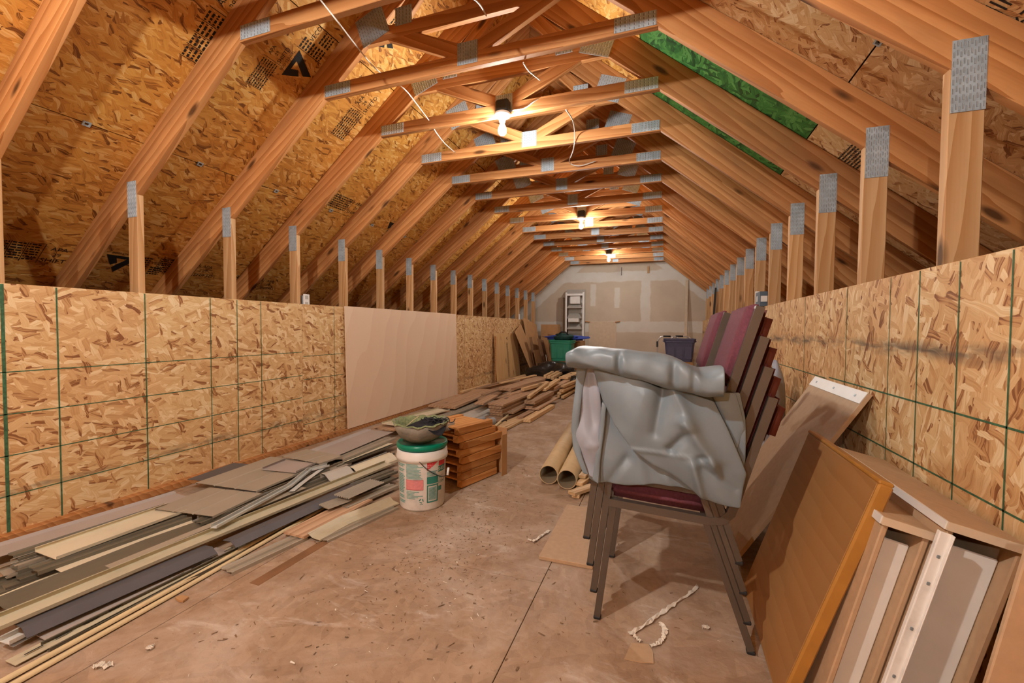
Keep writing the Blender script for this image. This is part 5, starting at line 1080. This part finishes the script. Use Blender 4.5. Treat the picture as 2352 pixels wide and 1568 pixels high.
# ------------------------------------------------------------------ debris on the floor
vs = []; fs = []; rg = random.Random(77)
def chip(x, y, s, z=.001):
    a = rg.uniform(0, 6.28); l, w = s * rg.uniform(.6, 1.8), s * rg.uniform(.15, .5); o = len(vs); c, q = math.cos(a), math.sin(a)
    for (u, v, h) in ((-l, -w, 0), (l, -w * .6, s * rg.uniform(0, .4)), (l * .8, w, s * .1), (-l * .9, w * .8, s * rg.uniform(0, .5))): vs.append((x + u * c - v * q, y + u * q + v * c, z + h))
    fs.append([o, o + 1, o + 2, o + 3])
for q in range(520):
    y = rg.uniform(.7, 4.0); x = rg.uniform(-1.7, .4) if rg.random() < .6 else rg.gauss(-.95, .35) - .1 * y * 0
    chip(x, y, rg.uniform(.0015, .006))
for q in range(900): chip(rg.gauss(-1.0, .2), rg.gauss(2.0, .4), rg.uniform(.0015, .006))
for q in range(160): chip(rg.uniform(-1.5, -.2), rg.uniform(1.0, 3.2), rg.uniform(.004, .010))
tag(mesh_obj('sawdust_debris', vs, fs, 'chipw', None), 'brown wood crumbs scattered over the floor', 'debris', None, 'stuff')
vs = []; fs = []
for q in range(70): chip(rg.gauss(-1.02, .2) if q < 40 else rg.uniform(-1.6, .2), rg.gauss(1.45, .18) if q < 40 else rg.uniform(.8, 2.4), rg.uniform(.002, .007), .002)
tag(mesh_obj('plaster_debris', vs, fs, 'paper', None), 'white plaster crumbs scattered over the floor', 'debris', None, 'stuff')
def scrap(label, pts, w, mat='paper', seed=1):
    """ragged torn strip along points"""
    rr = random.Random(seed); P = resample([Vector(p) for p in pts], 26); vs = []; n = len(P)
    for i, p in enumerate(P):
        t = (P[min(i + 1, n - 1)] - P[max(i - 1, 0)]).normalized(); s = Vector((-t.y, t.x, 0)); 
        for k in (-1, 0, 1): vs.append(p + s * (w * k * rr.uniform(.3, 1.2) + .0) + Vector((0, 0, .002 + rr.uniform(0, .007) * (1 if k else 1.6))))
    fs = [[3 * i + k, 3 * i + k + 1, 3 * i + k + 4, 3 * i + k + 3] for i in range(n - 1) for k in range(2)]
    o = mesh_obj('paper_scrap', [v - P[0] for v in vs], fs, mat, None, Matrix.Translation(P[0])); m_ = o.modifiers.new('thickness', 'SOLIDIFY'); m_.thickness = .0012
    return tag(o, label, 'paper scrap')
scrap('long torn white paper strip on the floor under the chairs', [(-0.102, 1.532, 0.002), (-0.041, 1.616, 0.002), (0.018, 1.715, 0.002), (0.075, 1.803, 0.002), (0.119, 1.873, 0.002), (0.142, 1.933, 0.002)], .009, 'paper', 2)
scrap('curled torn paper piece beside the long strip', [(-0.003, 1.630, 0.002), (0.015, 1.598, 0.002), (0.010, 1.550, 0.002), (-0.012, 1.512, 0.002), (-0.032, 1.500, 0.002)], .010, 'paper', 3)
scrap('short torn tail of paper below the long strip', [(-0.088, 1.532, 0.002), (-0.075, 1.515, 0.002), (-0.063, 1.506, 0.002)], .006, 'paper', 4)
scrap('curled white paper strip left of the fibreboard on the floor', [(-0.639, 2.047, 0.003), (-0.600, 2.048, 0.003), (-0.592, 2.099, 0.003), (-0.562, 2.180, 0.003)], .009, 'paper', 5)
scrap('white paper flake near the lower left of the floor', [(-1.598, 0.905, 0.002), (-1.600, 0.916, 0.002), (-1.594, 0.923, 0.002)], .012, 'paper', 6)
scrap('crumpled white paper flake at the bottom left of the floor', [(-1.670, 0.796, 0.003), (-1.667, 0.811, 0.003), (-1.638, 0.815, 0.003), (-1.633, 0.828, 0.003)], .014, 'paper', 7)
scrap('small white chip right of the torn strip, by the chair leg', [(0.140, 1.660, 0.002), (0.151, 1.660, 0.002), (0.164, 1.662, 0.002)], .008, 'paper', 8)
def flat_piece(name, label, cat, pts, mat, th=.003):
    P = [Vector(p) for p in pts]; n = len(P); o0 = P[0]
    vs = [p - o0 for p in P] + [p - o0 + Vector((0, 0, th)) for p in P]; fs = [list(range(n)), list(range(n, 2 * n))] + [[i, (i + 1) % n, n + (i + 1) % n, n + i] for i in range(n)]
    return tag(mesh_obj(name, vs, fs, mat, None, Matrix.Translation(o0)), label, cat)
flat_piece('cardboard_scrap', 'torn square of cardboard on the floor at the bottom centre right', 'cardboard', [(-0.110, 1.412, 0.001), (-0.094, 1.492, 0.001), (-0.038, 1.508, 0.001), (-0.022, 1.472, 0.001), (-0.019, 1.426, 0.001), (-0.061, 1.414, 0.001)], 'mdf')
flat_piece('cardboard_scrap', 'small crumpled cardboard scrap by the yellow trims', 'cardboard', [(-1.800, 1.118, 0.002), (-1.792, 1.138, 0.002), (-1.754, 1.140, 0.002), (-1.749, 1.114, 0.002), (-1.770, 1.112, 0.002)], 'card', .008)
